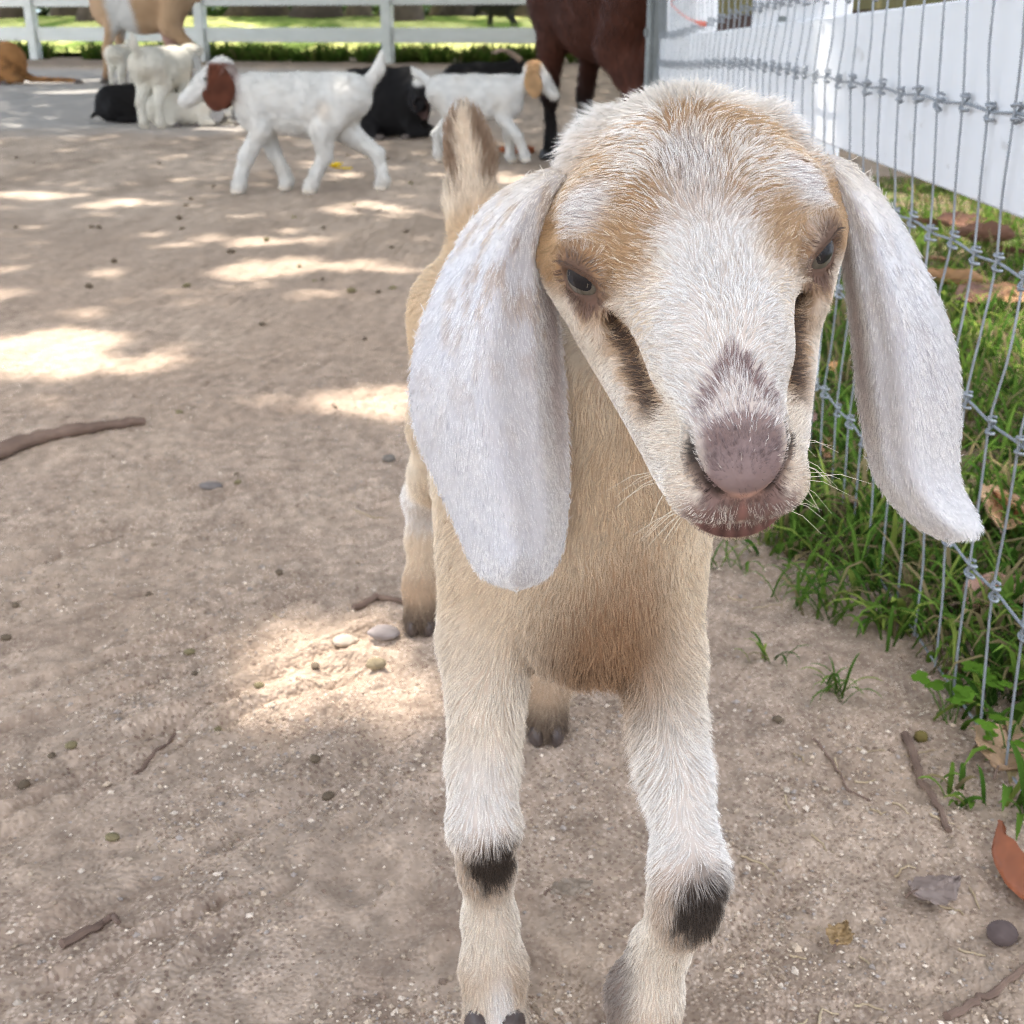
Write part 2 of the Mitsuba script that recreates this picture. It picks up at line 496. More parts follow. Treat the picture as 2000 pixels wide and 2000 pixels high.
def lump(name, px, py, size, col, label, cat, group=None, flat=.6, sub=2, seed=0, stretch=1.0, angle=0.0, rough=.25):
    r = np.random.default_rng(seed)
    c = on_ground(px, py)
    m = trimesh.creation.icosphere(sub, 1.0)
    v = np.array(m.vertices)
    v = v * (1 + rough * (meshkit.fbm(v * 1.7 + seed, 3, seed) - .5)[:, None] * 2) * [stretch, 1, flat] * size
    ca, sa = math.cos(angle), math.sin(angle)
    v = np.stack([v[:, 0] * ca - v[:, 1] * sa, v[:, 0] * sa + v[:, 1] * ca, v[:, 2]], 1)
    v = v + c + [0, 0, size * flat * .75 + float(ground_height(c[:1], c[1:2])[0])]
    cc = np.array(col) * (.7 + .6 * meshkit.fbm(v * 200 + seed, 3, 4)[:, None])
    k = thing(name, label, cat, group)
    scene[k] = ply((v, m.faces), 'stone_matter', True, color=np.clip(cc, .005, .9))
    return k


lump('stone', 672, 1238, .0085, (.42, .35, .28), 'pale brown stone beside the hind hoof of the near kid', 'stone', seed=1, stretch=1.3)
lump('stone', 750, 1243, .0100, (.22, .19, .18), 'dark grey stone touching the hind hoof of the near kid', 'stone', seed=2, stretch=1.3)
lump('stone', 735, 1300, .0070, (.20, .16, .10), 'dark brown clod on the edge of the sunlit patch', 'stone', seed=3, stretch=1.2)
lump('stone', 412, 950, .0085, (.16, .14, .13), 'dark grey stone lying alone on open sand', 'stone', seed=4, stretch=1.5, flat=.45)
lump('stone', 760, 895, .0075, (.16, .14, .12), 'dark stone left of the near kid, under the sunlit strip', 'stone', seed=5)
lump('acorn', 1957, 1826, .0078, (.10, .075, .07), 'dark round nut lying under the curled dead leaf', 'nut', seed=6, flat=.9, rough=.06, stretch=1.1)
lump('acorn', 1800, 1432, .0050, (.14, .11, .035), 'small olive nut lying beside the brown twig', 'nut', seed=7, flat=.9, rough=.08)
lump('brick_shard', 1010, 297, .055, (.30, .095, .04), 'orange brown chunk on the earth beside the tan headed kid', 'stone', seed=8, stretch=1.4, flat=.35)
# droppings
r_ = np.random.default_rng(21)
spots_ = [(425, 1416), (615, 1478), (640, 1540), (370, 1268), (290, 1160), (462, 930), (465, 948), (30, 1180), (10, 1238), (350, 805), (655, 793), (713, 660), (220, 1640), (100, 1470), (45, 1520), (140, 1460), (545, 1115), (380, 1310),
          (505, 1325), (615, 1290), (1520, 1400), (1280, 1600), (1410, 1690)]
spots_ += [(r_.uniform(20, 800), r_.uniform(400, 640)) for _ in range(22)] + [(r_.uniform(20, 1060), r_.uniform(300, 400)) for _ in range(14)]
for k_, (px_, py_) in enumerate(spots_):
    lump('dropping', px_, py_, r_.uniform(.0022, .0040) * (1 if py_ > 640 else 1.9), (.12, .09, .06) if k_ % 3 else (.17, .14, .075), 'small dark dropping on the sand', 'dropping', 'dark droppings scattered over the sand', .75, 1, 30 + k_, 1.35, r_.uniform(0, 6))


# ---------------------------------------------------------------- sticks, straws, dead leaves
mat('bark', lambda p, n, uv: mix((.085, .055, .042), (.24, .165, .125), fbm(p.x * 60, p.y * 60, p.z * 60, 3)), rough=.85)
mat('straw_matter', lambda p, n, uv: mix((.26, .19, .115), (.52, .42, .28), fbm(p.x * 90, p.y * 90, p.z * 90, 2)), rough=.6)


def stalk(name, pts, r0, r1, bsdf, label, cat, group=None, seed=0, lift=1.0, wob=.004, n=14, sides=7):
    r = np.random.default_rng(seed)
    P = np.array([on_ground(*q) for q in pts])
    t = np.linspace(0, 1, n)
    k = np.linspace(0, 1, len(P))
    q = np.stack([np.interp(t, k, P[:, i]) for i in range(3)], 1)
    q[:, :2] += np.cumsum(r.normal(0, wob * .4, (n, 2)), 0) * np.sin(t * math.pi)[:, None]
    rad = lerp(r0, r1, t) * r.uniform(.85, 1.15, n)
    q[:, 2] = ground_height(q[:, 0], q[:, 1]) + rad * lift
    key = thing(name, label, cat, group)
    scene[key] = ply(tube(q, rad, sides), bsdf, 40)
    return key


stalk('stick', [(-60, 905), (60, 868), (180, 845), (283, 827)], .0105, .0055, 'bark', 'dark brown stick lying on the sand at the left edge', 'stick', seed=1, n=22, sides=9)
stalk('twig', [(262, 1508), (300, 1455), (345, 1395)], .0016, .0010, 'bark', 'thin dark twig on the sand below the stick', 'twig', seed=2)
stalk('twig', [(1768, 1430), (1795, 1500), (1822, 1560), (1852, 1625)], .0030, .0020, 'bark', 'straight brown twig near the foot of the wire fence', 'twig', seed=3, n=18)
stalk('twig', [(690, 1186), (740, 1172), (790, 1172)], .0035, .0022, 'bark', 'short reddish twig behind the stones at the hind hoof', 'twig', seed=4)
stalk('twig', [(1850, 1985), (1920, 1935), (2010, 1880)], .0026, .0018, 'bark', 'pale brown twig crossing the bottom right corner', 'twig', seed=5)
stalk('twig', [(120, 1840), (190, 1812), (232, 1798)], .0030, .0014, 'bark', 'brown twig half buried at the lower left', 'twig', seed=6)
stalk('twig', [(1590, 1440), (1640, 1500), (1700, 1560)], .0011, .0008, 'bark', 'hair thin twig among straws right of the raised foreleg', 'twig', seed=7)
r_ = np.random.default_rng(5)
straws_ = [(1560, 1478, 30, 50), (1800, 1466, 60, -18), (1700, 1465, 55, 8), (1715, 1580, 32, 20), (1690, 1520, 40, -10), (1480, 1680, 75, 28), (1600, 1640, 40, 40), (1770, 1690, 40, -6), (1860, 1770, 50, 20), (1905, 1745, 40, 60),
           (1560, 1990, 40, -30), (1700, 1955, 60, 6), (1620, 1975, 50, -35), (720, 1005, 60, 10), (1640, 1500, 36, 60), (1760, 1580, 40, 35), (1840, 1600, 50, 12), (1540, 1560, 30, 70), (1900, 1850, 55, 14), (1690, 1870, 30, 50),
           (1500, 1180, 60, -6), (1440, 1165, 40, 12), (540, 1195, 16, 60), (1560, 1860, 34, 14)]
for k_, (px_, py_, L_, a_) in enumerate(straws_):
    a_ = math.radians(a_)
    d_ = (math.cos(a_) * L_ / 2, math.sin(a_) * L_ / 2)
    stalk('straw', [(px_ - d_[0], py_ - d_[1]), (px_, py_ + r_.normal(0, 3)), (px_ + d_[0], py_ + d_[1])], .0008, .0005, 'straw_matter', 'thin dry straw lying on the sand', 'straw', 'dry straws on the sand', 100 + k_, 1.2, .002, 8, 5)

mat('dry_leaf', rough=.6, spec=.35)


def dead_leaf(c, length, width, heading, curl, roll, tilt, col, label, group=None, seed=0, cat='dead leaf'):
    """A fallen leaf: a pointed blade with a midrib, curled along and across; part: its stalk."""
    r = np.random.default_rng(seed)
    ns, nt = 26, 13
    s, t = np.meshgrid(np.linspace(0, 1, ns), np.linspace(-1, 1, nt), indexing='ij')
    w = width / 2 * np.sin(np.pi * np.clip(s, .001, 1) ** .8) ** .75 * (1 + .08 * np.sin(s * 21 + t * 3 + seed))
    y = t * w
    x = (s - .5) * length
    ang = curl * (s - .45)
    xx = np.where(abs(curl) > .05, np.sin(ang) / max(abs(curl), .05) * length * np.sign(curl if curl else 1), x)
    zz = (1 - np.cos(ang)) / max(abs(curl), .05) * length
    up = roll * (np.abs(t) ** 1.7) * w + .0016 * np.sin(t * 9 + s * 30) * (np.abs(t) > .1) * .6 - .0012 * np.exp(-(t / .09) ** 2)
    up = up + .006 * (meshkit.fbm(np.stack([s * 4 + seed, t * 2, s * 0], -1), 3, seed) - .5)
    y = y * (1 - .35 * min(abs(roll), 1) * np.abs(t))
    v = np.stack([xx - up * np.sin(ang), y, zz + up * np.cos(ang)], -1).reshape(-1, 3)
    ct, st = math.cos(tilt), math.sin(tilt)
    v = np.stack([v[:, 0], v[:, 1] * ct - v[:, 2] * st, v[:, 1] * st + v[:, 2] * ct], 1)
    ch, sh = math.cos(heading), math.sin(heading)
    v = np.stack([v[:, 0] * ch - v[:, 1] * sh, v[:, 0] * sh + v[:, 1] * ch, v[:, 2]], 1)
    low = v[:, 2].min()
    v = v + np.asarray(c) - [0, 0, low]
    g = np.arange(ns * nt).reshape(ns, nt)
    q = np.stack([g[:-1, :-1], g[1:, :-1], g[1:, 1:], g[:-1, 1:]], -1).reshape(-1, 4)
    f = np.vstack([q[:, [0, 1, 2]], q[:, [0, 2, 3]]])
    m = trimesh.Trimesh(v, f, process=False)
    nrm = m.vertex_normals
    V = np.vstack([v, v - nrm * .0006])
    N0 = ns * nt
    rim = np.concatenate([g[:, 0], g[-1, 1:], g[::-1, -1][1:], g[0, ::-1][1:-1]])
    a, b = rim, np.roll(rim, -1)
    F = np.vstack([f, f[:, ::-1] + N0, np.stack([a, b, b + N0], 1), np.stack([a, b + N0, a + N0], 1)])
    n = meshkit.fbm(v * 90 + seed, 3, 5)[:, None]
    vein = np.exp(-(t / .07) ** 2).reshape(-1, 1) * .35 + (np.abs(np.sin((s * 9 - np.abs(t) * 2.2) * np.pi)) < .16).reshape(-1, 1) * .12
    top = np.array(col) * (.6 + .8 * n) * (1 + vein)
    k = thing('dead_leaf', label, cat, group)
    put(k, 'blade', (V, F), 'dry_leaf', True, color=np.clip(np.vstack([top, top * 1.25 + .02]), .01, .8))
    st0 = v.reshape(ns, nt, 3)[0, nt // 2]
    d0 = unit(st0 - v.reshape(ns, nt, 3)[3, nt // 2])
    put(k, 'stalk', tube([st0 - d0 * .004, st0 + d0 * length * .06, st0 + d0 * length * .12 - [0, 0, .003]], [.0011, .0009, .0011], 6), 'bark', True)
    return k


def leaf_at(px, py, length, width, head, curl, roll, tilt, col, label, z=.03, **k):
    return dead_leaf(on_ground(px, py, z), length, width, math.radians(head), curl, roll, math.radians(tilt), col, label, **k)


RUST, UMBER, TAWNY = (.34, .125, .042), (.12, .055, .032), (.30, .160, .080)
leaf_at(1985, 1740, .105, .019, 106, 1.7, 1.9, 70, (.20, .06, .022), 'curled orange and red dead leaf at the right edge above the dark nut', z=.004, seed=2)
leaf_at(1822, 1742, .034, .028, 20, .3, -.2, 0, (.20, .155, .135), 'flat grey brown leaf scrap on the sand left of the curled leaf', z=.003, seed=3)
leaf_at(1112, 1742, .026, .016, 10, .3, .2, 0, (.27, .215, .165), 'small pale brown leaf scrap between the forelegs', z=.003, seed=4)
leaf_at(1640, 1830, .020, .016, 60, .4, .3, 0, (.26, .17, .08), 'tiny tan leaf scrap on gravel below the straws', z=.003, seed=5)
leaf_at(1862, 560, .13, .066, 150, .6, .45, 38, TAWNY, 'curled tawny leaf, largest of the leaf heap behind the wire', z=.03, seed=6)
leaf_at(1905, 585, .13, .060, 35, -.4, .4, 30, UMBER, 'dark brown leaf lying across the heap behind the wire', z=.035, seed=7)
leaf_at(1965, 585, .12, .055, -10, .5, .4, 32, TAWNY, 'pale tipped brown leaf at the right end of the heap', z=.03, seed=8)
leaf_at(1925, 480, .13, .070, 160, .4, .3, 55, UMBER, 'upright brown leaf in the sunlit grass above the heap', z=.03, seed=9)
leaf_at(1975, 495, .09, .05, 140, .6, .4, 10, UMBER, 'brown leaf right of the upright leaf in sunlit grass', z=.03, seed=10)
leaf_at(1800, 445, .15, .065, 170, .3, .3, 25, UMBER, 'dark leaf lying under the white board, farthest left', z=.03, seed=11)
leaf_at(1870, 440, .14, .065, 15, .4, .3, 28, UMBER, 'dark leaf lying under the white board beside another', z=.03, seed=12)
leaf_at(1832, 510, .08, .04, 170, .4, .3, 5, (.24, .13, .075), 'small brown leaf next to the white ear of the near kid', z=.03, seed=13)
leaf_at(1628, 722, .05, .024, 60, .5, .5, 20, (.50, .25, .11), 'small orange leaf in the grass beside the muzzle', z=.03, seed=14)
leaf_at(1560, 815, .06, .042, 120, .3, .4, 10, (.30, .18, .15), 'dull pinkish brown leaf behind the kid and the wires', z=.03, seed=15)
leaf_at(1615, 885, .06, .026, 70, .4, .4, 30, TAWNY, 'narrow tawny leaf standing in grass under the orange leaf', z=.03, seed=16)
leaf_at(1945, 1010, .11, .06, 70, .5, .5, 25, (.44, .27, .15), 'broad tawny leaf behind the tip of the swinging ear', z=.03, seed=17)
leaf_at(1985, 1000, .09, .05, 100, .4, .4, 15, (.46, .29, .17), 'tawny leaf touching the right edge behind the wire', z=.03, seed=18)
leaf_at(1950, 1170, .09, .05, 20, .3, .4, 10, (.32, .18, .13), 'reddish brown leaf low in the grass at the right edge', z=.02, seed=19)
leaf_at(1960, 1470, .06, .05, 60, .3, .3, 10, (.30, .19, .11), 'brown leaf under the last wires near the right edge', z=.008, seed=20)
leaf_at(1650, 985, .06, .03, 150, .4, .4, 10, (.26, .17, .11), 'dull brown leaf deep in grass below the muzzle', z=.02, seed=21)
# ---------------------------------------------------------------- woven wire fence, steel post, white board fences, shed
def wire_color(p, n, uv):
    f = fbm(p.x * 300, p.y * 300, p.z * 120, 3)
    return mix((.20, .225, .25), (.34, .365, .39), f)


mat('galvanized', wire_color, rough=.42, spec=.5, metallic=.35)
mat('steel_paint', lambda p, n, uv: mix((.10, .115, .115), (.20, .22, .22), fbm(p.x * 60, p.y * 60, p.z * 25, 3)), rough=.6)


def vinyl_color(p, n, uv):
    f = fbm(p.x * 8, p.y * 3, p.z * 8, 4)
    s = fbm(p.x * 2, p.y * 22.0, p.z * 1.5, 3)
    g = smoothstep(.70, .80, fbm(p.x * 40, p.y * 35, p.z * 40, 3))
    c = mix((.58, .595, .615), (.65, .66, .665), f)
    c = mix(c, (.47, .49, .45), smoothstep(.58, .8, s) * .35)
    return mix(c, (.30, .29, .26), g * .35)


mat('vinyl', vinyl_color, rough=.38, spec=.45)
mat('old_white', lambda p, n, uv: mix((.50, .54, .51), (.64, .67, .64), fbm(p.x * 3, p.y * 3, p.z * 9, 4)), rough=.55)
WX = .337
LINES = [.006, .111, .223, .325, .424, .503, .61, .71, .81, .92, 1.03, 1.14, 1.22]


def line_z(i, y):
    """Height of horizontal wire i, which sags towards the far post."""
    z = LINES[i] + .004 * np.sin(y * 2.1 + i)
    return z - (.026 if i == 4 else .045 if i == 5 else .01) * sstep(1.6, 3.0, y)


def line_x(i, y):
    return WX + .0035 * np.sin(y * 1.7 + i * 2.0) + (.003 * np.sin(y * 5 + i))


W = thing('wire_fence', 'galvanised woven wire fence with knotted crossings along the grass edge', 'fence')
VY = [.866 + .0505 * k for k in range(-9, 44)]
rw = np.random.default_rng(9)
joint = {}
for k_, y0 in enumerate(VY):
    zs_, xs_, ys_ = [], [], []
    for i in range(len(LINES)):
        y_ = y0 + rw.normal(0, .0022) + (.003 if y0 > 1.8 else 0) * rw.normal()
        z_ = float(line_z(i, y_)) if i else .004
        joint[k_, i] = np.array([float(line_x(i, y_)), y_, z_ + (.0016 if (k_ % 2) else -.0016) * (i > 0)])
    pts = []
    for i in range(len(LINES)):
        pts.append(joint[k_, i])
        if i + 1 < len(LINES):
            mid = (joint[k_, i] + joint[k_, i + 1]) / 2
            pts.append(mid + [rw.normal(0, .0010), rw.normal(0, .0012), 0])
    pts = np.array(pts)
    tt, ti = np.linspace(0, 1, len(pts)), np.linspace(0, 1, 3 * len(pts))
    from scipy.interpolate import PchipInterpolator
    put(W, 'vertical_wire', tube(PchipInterpolator(tt, pts)(ti) + [-.0014, 0, 0], .00092, 6), 'galvanized', True)
for i in range(len(LINES)):
    ys_ = np.linspace(.30, VY[-1] + .06, 420)
    jy, jz = [joint[k, i][1] for k in range(len(VY))], [joint[k, i][2] for k in range(len(VY))]
    z_ = np.where((ys_ < jy[0]), line_z(i, ys_) if i else .004, np.interp(ys_, jy, jz))
    z_ = np.convolve(np.pad(z_, 2, mode='edge'), np.array([1, 2, 3, 2, 1]) / 9, 'valid')
    put(W, 'horizontal_wire', tube(np.stack([line_x(i, ys_) + .0012, ys_, z_], 1), .00108, 6), 'galvanized', True)
a_ = np.linspace(0, 2 * math.pi * 2.3, 30)
up_ = np.where(a_ < a_.mean(), 1, -1)
zz_ = np.interp(np.linspace(0, 1, 30), [0, .36, .46, .54, .64, 1], [.0062, .0042, .0026, -.0026, -.0042, -.0062])
knot_ = ply(tube(np.stack([.0026 * np.cos(a_), .0046 * np.sin(a_), zz_], 1), .00120, 6), 'galvanized', True)
rest = []
for (k, i), p_ in joint.items():
    if i == 0 or i > 6:
        continue
    if p_[1] < 2.05 and i <= 5:
        key_ = numbered(W + '__knot')
        scene[key_] = {**knot_, 'to_world': T().translate([float(c) for c in p_]).rotate([0, 0, 1], float(rw.normal(0, 16))).rotate([1, 0, 0], float(rw.normal(0, 9)))}
    elif i <= 6:
        v_, f_ = meshkit.WRITTEN[knot_['filename']][:2]
        rest.append((v_ + p_, f_))
put(W, 'knot', join(rest), 'galvanized', True, kind='stuff')

# the red twine caught in the far wires
tw = np.array([[.335, 2.30, .478], [.332, 2.42, .484], [.330, 2.58, .496], [.326, 2.72, .517], [.322, 2.66, .524], [.320, 2.60, .530]])
mat('twine_dye', color=(.55, .17, .13), rough=.7)
k_ = thing('twine', 'red twine caught on the wire fence near the steel post', 'string')
scene[k_] = ply(tube(PchipInterpolator(np.linspace(0, 1, 6), tw)(np.linspace(0, 1, 40)), np.interp(np.linspace(0, 1, 40), [0, .08, .2, .8, .9, 1], [.005, .0045, .0012, .0012, .005, .003]), 6), 'twine_dye', True)

# steel angle post at the far end
k_ = thing('steel_post', 'grey steel angle post at the far end of the wire fence', 'post')
put(k_, 'flange', box(.318, .326, 3.06, 3.13, -.05, 1.35, .0015), 'steel_paint')
put(k_, 'web', box(.327, .358, 3.062, 3.070, -.05, 1.35, .0015), 'steel_paint')
for z_ in (.2, .45, .7, .95, 1.2):
    put(k_, 'stud', box(.311, .3178, 3.085, 3.105, z_, z_ + .018, .001), 'steel_paint')

# white boards on the far side of the wire
V_ = thing('white_fence', 'white vinyl board fence standing directly behind the wire mesh', 'fence')
posts_ = [(-1.20, -1.06), (1.53, 1.66), (1.70, 1.83), (1.835, 1.965), (2.53, 3.04)]
for a, b in posts_:
    put(V_, 'post', box(.3545, .394, a, b, -.02, 1.36, .006), 'vinyl')
    put(V_, 'post_cap', box(.342, .402, a - .01, b + .01, 1.362, 1.40, .012), 'vinyl')
for z0, z1, fall in ((.357, .4985, .0245), (.86, 1.0, .01), (1.18, 1.32, .0)):
    for a, b in ((-1.055, 1.70), (1.703, 2.56), (2.562, 3.045)):
        c_ = .0022
        hull = [(x, y, z) for y, e in ((a, 0), (a + c_, 1), (b - c_, 1), (b, 0)) for x, z in
                [(x_, z_) for x_, i_ in ((.3435, 0), (.3435 + c_, 1), (.354 - c_, 1), (.354, 0)) for z_ in ((z0 + (0 if i_ and e else c_)), z1 - fall * (y - .95) - (0 if i_ and e else c_))]]
        h_ = trimesh.convex.convex_hull(np.array(hull))
        put(V_, 'rail', (np.array(h_.vertices), np.array(h_.faces)), 'vinyl')
put(V_, 'hinge', box(.3422, .3433, 1.655, 1.70, .4815, .488, .0003), 'steel_paint')

# shed behind it
mat('shed_board', lambda p, n, uv: mix((.155, .135, .055), (.21, .185, .085), fbm(p.x * 3, p.y * 4, p.z * 3, 3)) * (1 - .35 * smoothstep(.92, .97, dr.abs(p.y * 6 - dr.floor(p.y * 6) - .5) * 2)), rough=.8)
mat('dark_brick', lambda p, n, uv: mix((.045, .03, .028), (.10, .06, .05), fbm(p.x * 9, p.y * 9, p.z * 9, 3)), rough=.85)
S_ = thing('shed', 'olive brown shed wall seen through the gap above the white board', 'shed')
for k in range(48):
    put(S_, 'board', box(2.30, 2.325, 3.2 + k * .3, 3.2 + k * .3 + .296, .56, 2.6, .003), 'shed_board')
put(S_, 'plinth', box(2.28, 2.6, 3.2, 17.6, -.1, .556, .006), 'dark_brick')
put(S_, 'roof', box(2.0, 4.4, 3.0, 17.7, 2.603, 2.70, .01), 'steel_paint')

# rail fence at the back of the pen
BF = thing('rail_fence', 'white three rail fence across the back of the pen', 'fence')
p0, p1 = on_ground(72, 116), on_ground(812, 124)
d_ = p1 - p0
n_ = unit(np.array([-d_[1], d_[0], 0]))
bp = [p0 + d_ * (.4676 * k) for k in range(-2, 4)]


def obox(c, ux, hx, hy, z0, z1, bevel=.006):
    v, f = box(-hx, hx, -hy, hy, z0, z1, bevel)
    uy = np.array([-ux[1], ux[0], 0])
    return np.asarray(c) * [1, 1, 0] + v[:, :1] * ux + v[:, 1:2] * uy + v[:, 2:3] * [0, 0, 1], f


ux_ = unit(d_)
for c in bp:
    put(BF, 'post', obox(c, ux_, .065, .065, -.05, 1.42, .008), 'old_white')
    put(BF, 'post_cap', obox(c, ux_, .078, .078, 1.422, 1.47, .015), 'old_white')
for z0, z1 in ((.245, .425), (.69, .87), (1.14, 1.32)):
    for a, b in zip(bp[:-1], bp[1:]):
        L_ = np.linalg.norm(b - a)
        put(BF, 'rail', obox((a + b) / 2, ux_, L_ / 2 - .0665, .022, z0, z1, .005), 'old_white')
# ---------------------------------------------------------------- grass along the wire fence
scene['blade_leaf'] = {'type': 'principledthin', 'base_color': {'type': 'mesh_attribute', 'name': 'vertex_color'}, 'roughness': .5, 'diff_trans': .7, 'spec_trans': 0.0, 'eta': 1.4}


def blades(base, heading, length, width, droop, col, seg=4, fold=.25):
    """Grass blades as bent strips; every argument has one row per blade."""
    n = len(base)
    h = np.stack([np.cos(heading), np.sin(heading), np.zeros(n)], 1)
    side = np.stack([-np.sin(heading), np.cos(heading), np.zeros(n)], 1)
    V, C = [], []
    p = base.copy()
    for k in range(seg + 1):
        t = k / seg
        el = np.clip(1.35 - droop * (.25 + 1.6 * t * t), -1.2, 1.5)
        w = width * (np.sin(np.pi * min(.18 + .82 * t, 1)) ** .6 if k < seg else .02)
        nrm = -h * np.sin(el)[:, None] + np.array([0, 0, 1.0]) * np.cos(el)[:, None]
        for s in (-1, 0, 1):
            V.append(p + side * (s * w / 2)[:, None] + nrm * (fold * w * abs(s))[:, None])
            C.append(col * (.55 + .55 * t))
        p = p + (h * np.cos(el)[:, None] + np.array([0, 0, 1.0]) * np.sin(el)[:, None]) * (length / seg)[:, None]
    V, C = np.stack(V, 1).reshape(-1, 3), np.stack(C, 1).reshape(-1, 3)
    f = []
    for k in range(seg):
        a = 3 * k
        for s in (0, 1):
            f += [[a + s, a + s + 1, a + s + 4], [a + s, a + s + 4, a + s + 3]]
    m = 3 * (seg + 1)
    F = (np.array(f)[None] + (np.arange(n) * m)[:, None, None]).reshape(-1, 3)
    return V, F, C


def grass_color(r, n, dry=.1):
    t = r.random((n, 1))
    c = lerp(np.array([.060, .15, .024]), np.array([.21, .35, .06]), t)
    c = np.where(r.random((n, 1)) < .18, np.array([.33, .42, .09]), c)
    return np.where(r.random((n, 1)) < dry, np.array([.36, .29, .15]), c) * r.uniform(.55, .85, (n, 1))


def make_grass():
    r = np.random.default_rng(17)
    n = 36000
    y = .50 + 3.4 * r.random(n) ** 1.55
    x = .08 + r.random(n) * (.42 * y + .35)
    s = grass_side(x, y) + .05 * (meshkit.fbm(np.stack([x * 9, y * 9, x * 0], -1), 2, 80) - .5)
    patch = meshkit.fbm(np.stack([x * 6, y * 6, x * 0], -1), 3, 81)
    keep = r.random(n) < sstep(-.01, .06, s) * sstep(.36, .56, patch + .12)
    x, y, s = x[keep], y[keep], s[keep]
    n = len(x)
    z = ground_height(x, y) + .014 * sstep(.02, .10, s) - .002
    kind = r.random(n)
    long_ = kind < .22
    broad = (kind > .22) & (kind < .42)
    L = np.where(long_, r.uniform(.06, .13, n), np.where(broad, r.uniform(.02, .055, n), r.uniform(.022, .07, n))) * sstep(-.03, .07, s + .02)
    L = np.maximum(L, .015) * np.where(x > .36, .8, 1)
    Wd = np.where(long_, r.uniform(.0028, .0050, n), np.where(broad, r.uniform(.006, .011, n), r.uniform(.0016, .0032, n)))
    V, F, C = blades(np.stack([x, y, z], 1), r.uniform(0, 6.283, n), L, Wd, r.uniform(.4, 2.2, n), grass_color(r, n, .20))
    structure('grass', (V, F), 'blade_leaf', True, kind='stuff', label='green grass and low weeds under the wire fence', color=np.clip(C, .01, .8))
    # turf beneath it
    gx, gy = np.meshgrid(np.linspace(0, 1, 70), np.concatenate([np.linspace(.35, 2.2, 130), np.linspace(2.25, 4.2, 50)]), indexing='ij')
    o = np.argsort(GRASS_EDGE[:, 1])
    ex = np.interp(gy, GRASS_EDGE[o, 1], GRASS_EDGE[o, 0])
    px = ex + .03 + gx ** 1.6 * 4.0
    s = px - ex
    pz = ground_height(px, gy) - .010 + .022 * sstep(.02, .10, s) + .006 * (meshkit.fbm(np.stack([px * 30, gy * 30, px * 0], -1), 3, 83) - .5)
    g = np.arange(px.size).reshape(px.shape)
    q = np.stack([g[:-1, :-1], g[1:, :-1], g[1:, 1:], g[:-1, 1:]], -1).reshape(-1, 4)
    structure('turf', (np.stack([px, gy, pz], -1).reshape(-1, 3), q), 'turf_soil', True, label='shaded soil and moss under the grass')


mat('turf_soil', lambda p, n, uv: mix(mix((.10, .075, .05), (.20, .15, .10), fbm(p.x * 60, p.y * 60, 0.0, 3)), (.07, .11, .03), smoothstep(.45, .6, fbm(p.x * 25, p.y * 25, 4.0, 3)) * .7), rough=.95, spec=.1)
make_grass()


def tuft(px, py, n, L, label, seed, spread=.006, W=.0022, droop=(.8, 2.2)):
    r = np.random.default_rng(seed)
    c = on_ground(px, py)
    b = np.stack([c[0] + r.normal(0, spread, n), c[1] + r.normal(0, spread, n), np.full(n, 0.0)], 1)
    b[:, 2] = ground_height(b[:, 0], b[:, 1])
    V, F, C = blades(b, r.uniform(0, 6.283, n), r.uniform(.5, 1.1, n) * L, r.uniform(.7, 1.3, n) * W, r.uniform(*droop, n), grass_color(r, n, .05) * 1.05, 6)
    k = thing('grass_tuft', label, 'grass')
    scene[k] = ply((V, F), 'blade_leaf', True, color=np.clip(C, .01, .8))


tuft(1632, 1345, 16, .045, 'small bright green tuft growing alone in the sand', 1)
tuft(1500, 1285, 9, .035, 'sparse thin tuft between the raised foreleg and the grass', 2)
tuft(1740, 1230, 22, .075, 'long bladed tuft leaning over the sand at the fence foot', 3, .012, .0036)
tuft(1610, 1195, 20, .08, 'long bladed tuft below the muzzle at the edge of the grass', 4, .012, .0036)
tuft(1990, 1575, 9, .055, 'bright green blades beside the curled dead leaf', 5, .006, .0055)
tuft(1905, 1400, 16, .05, 'leafy tuft at the foot of the near wires', 6, .012, .0045)
tuft(1870, 1540, 12, .028, 'pale green sprig on the sand below the near wires', 7, .010, .0040)
tuft(1430, 1100, 14, .045, 'thin tuft in shade just right of the chest', 8, .010)
tuft(1560, 1160, 14, .05, 'tuft of mixed blades in shade below the muzzle', 9, .012)


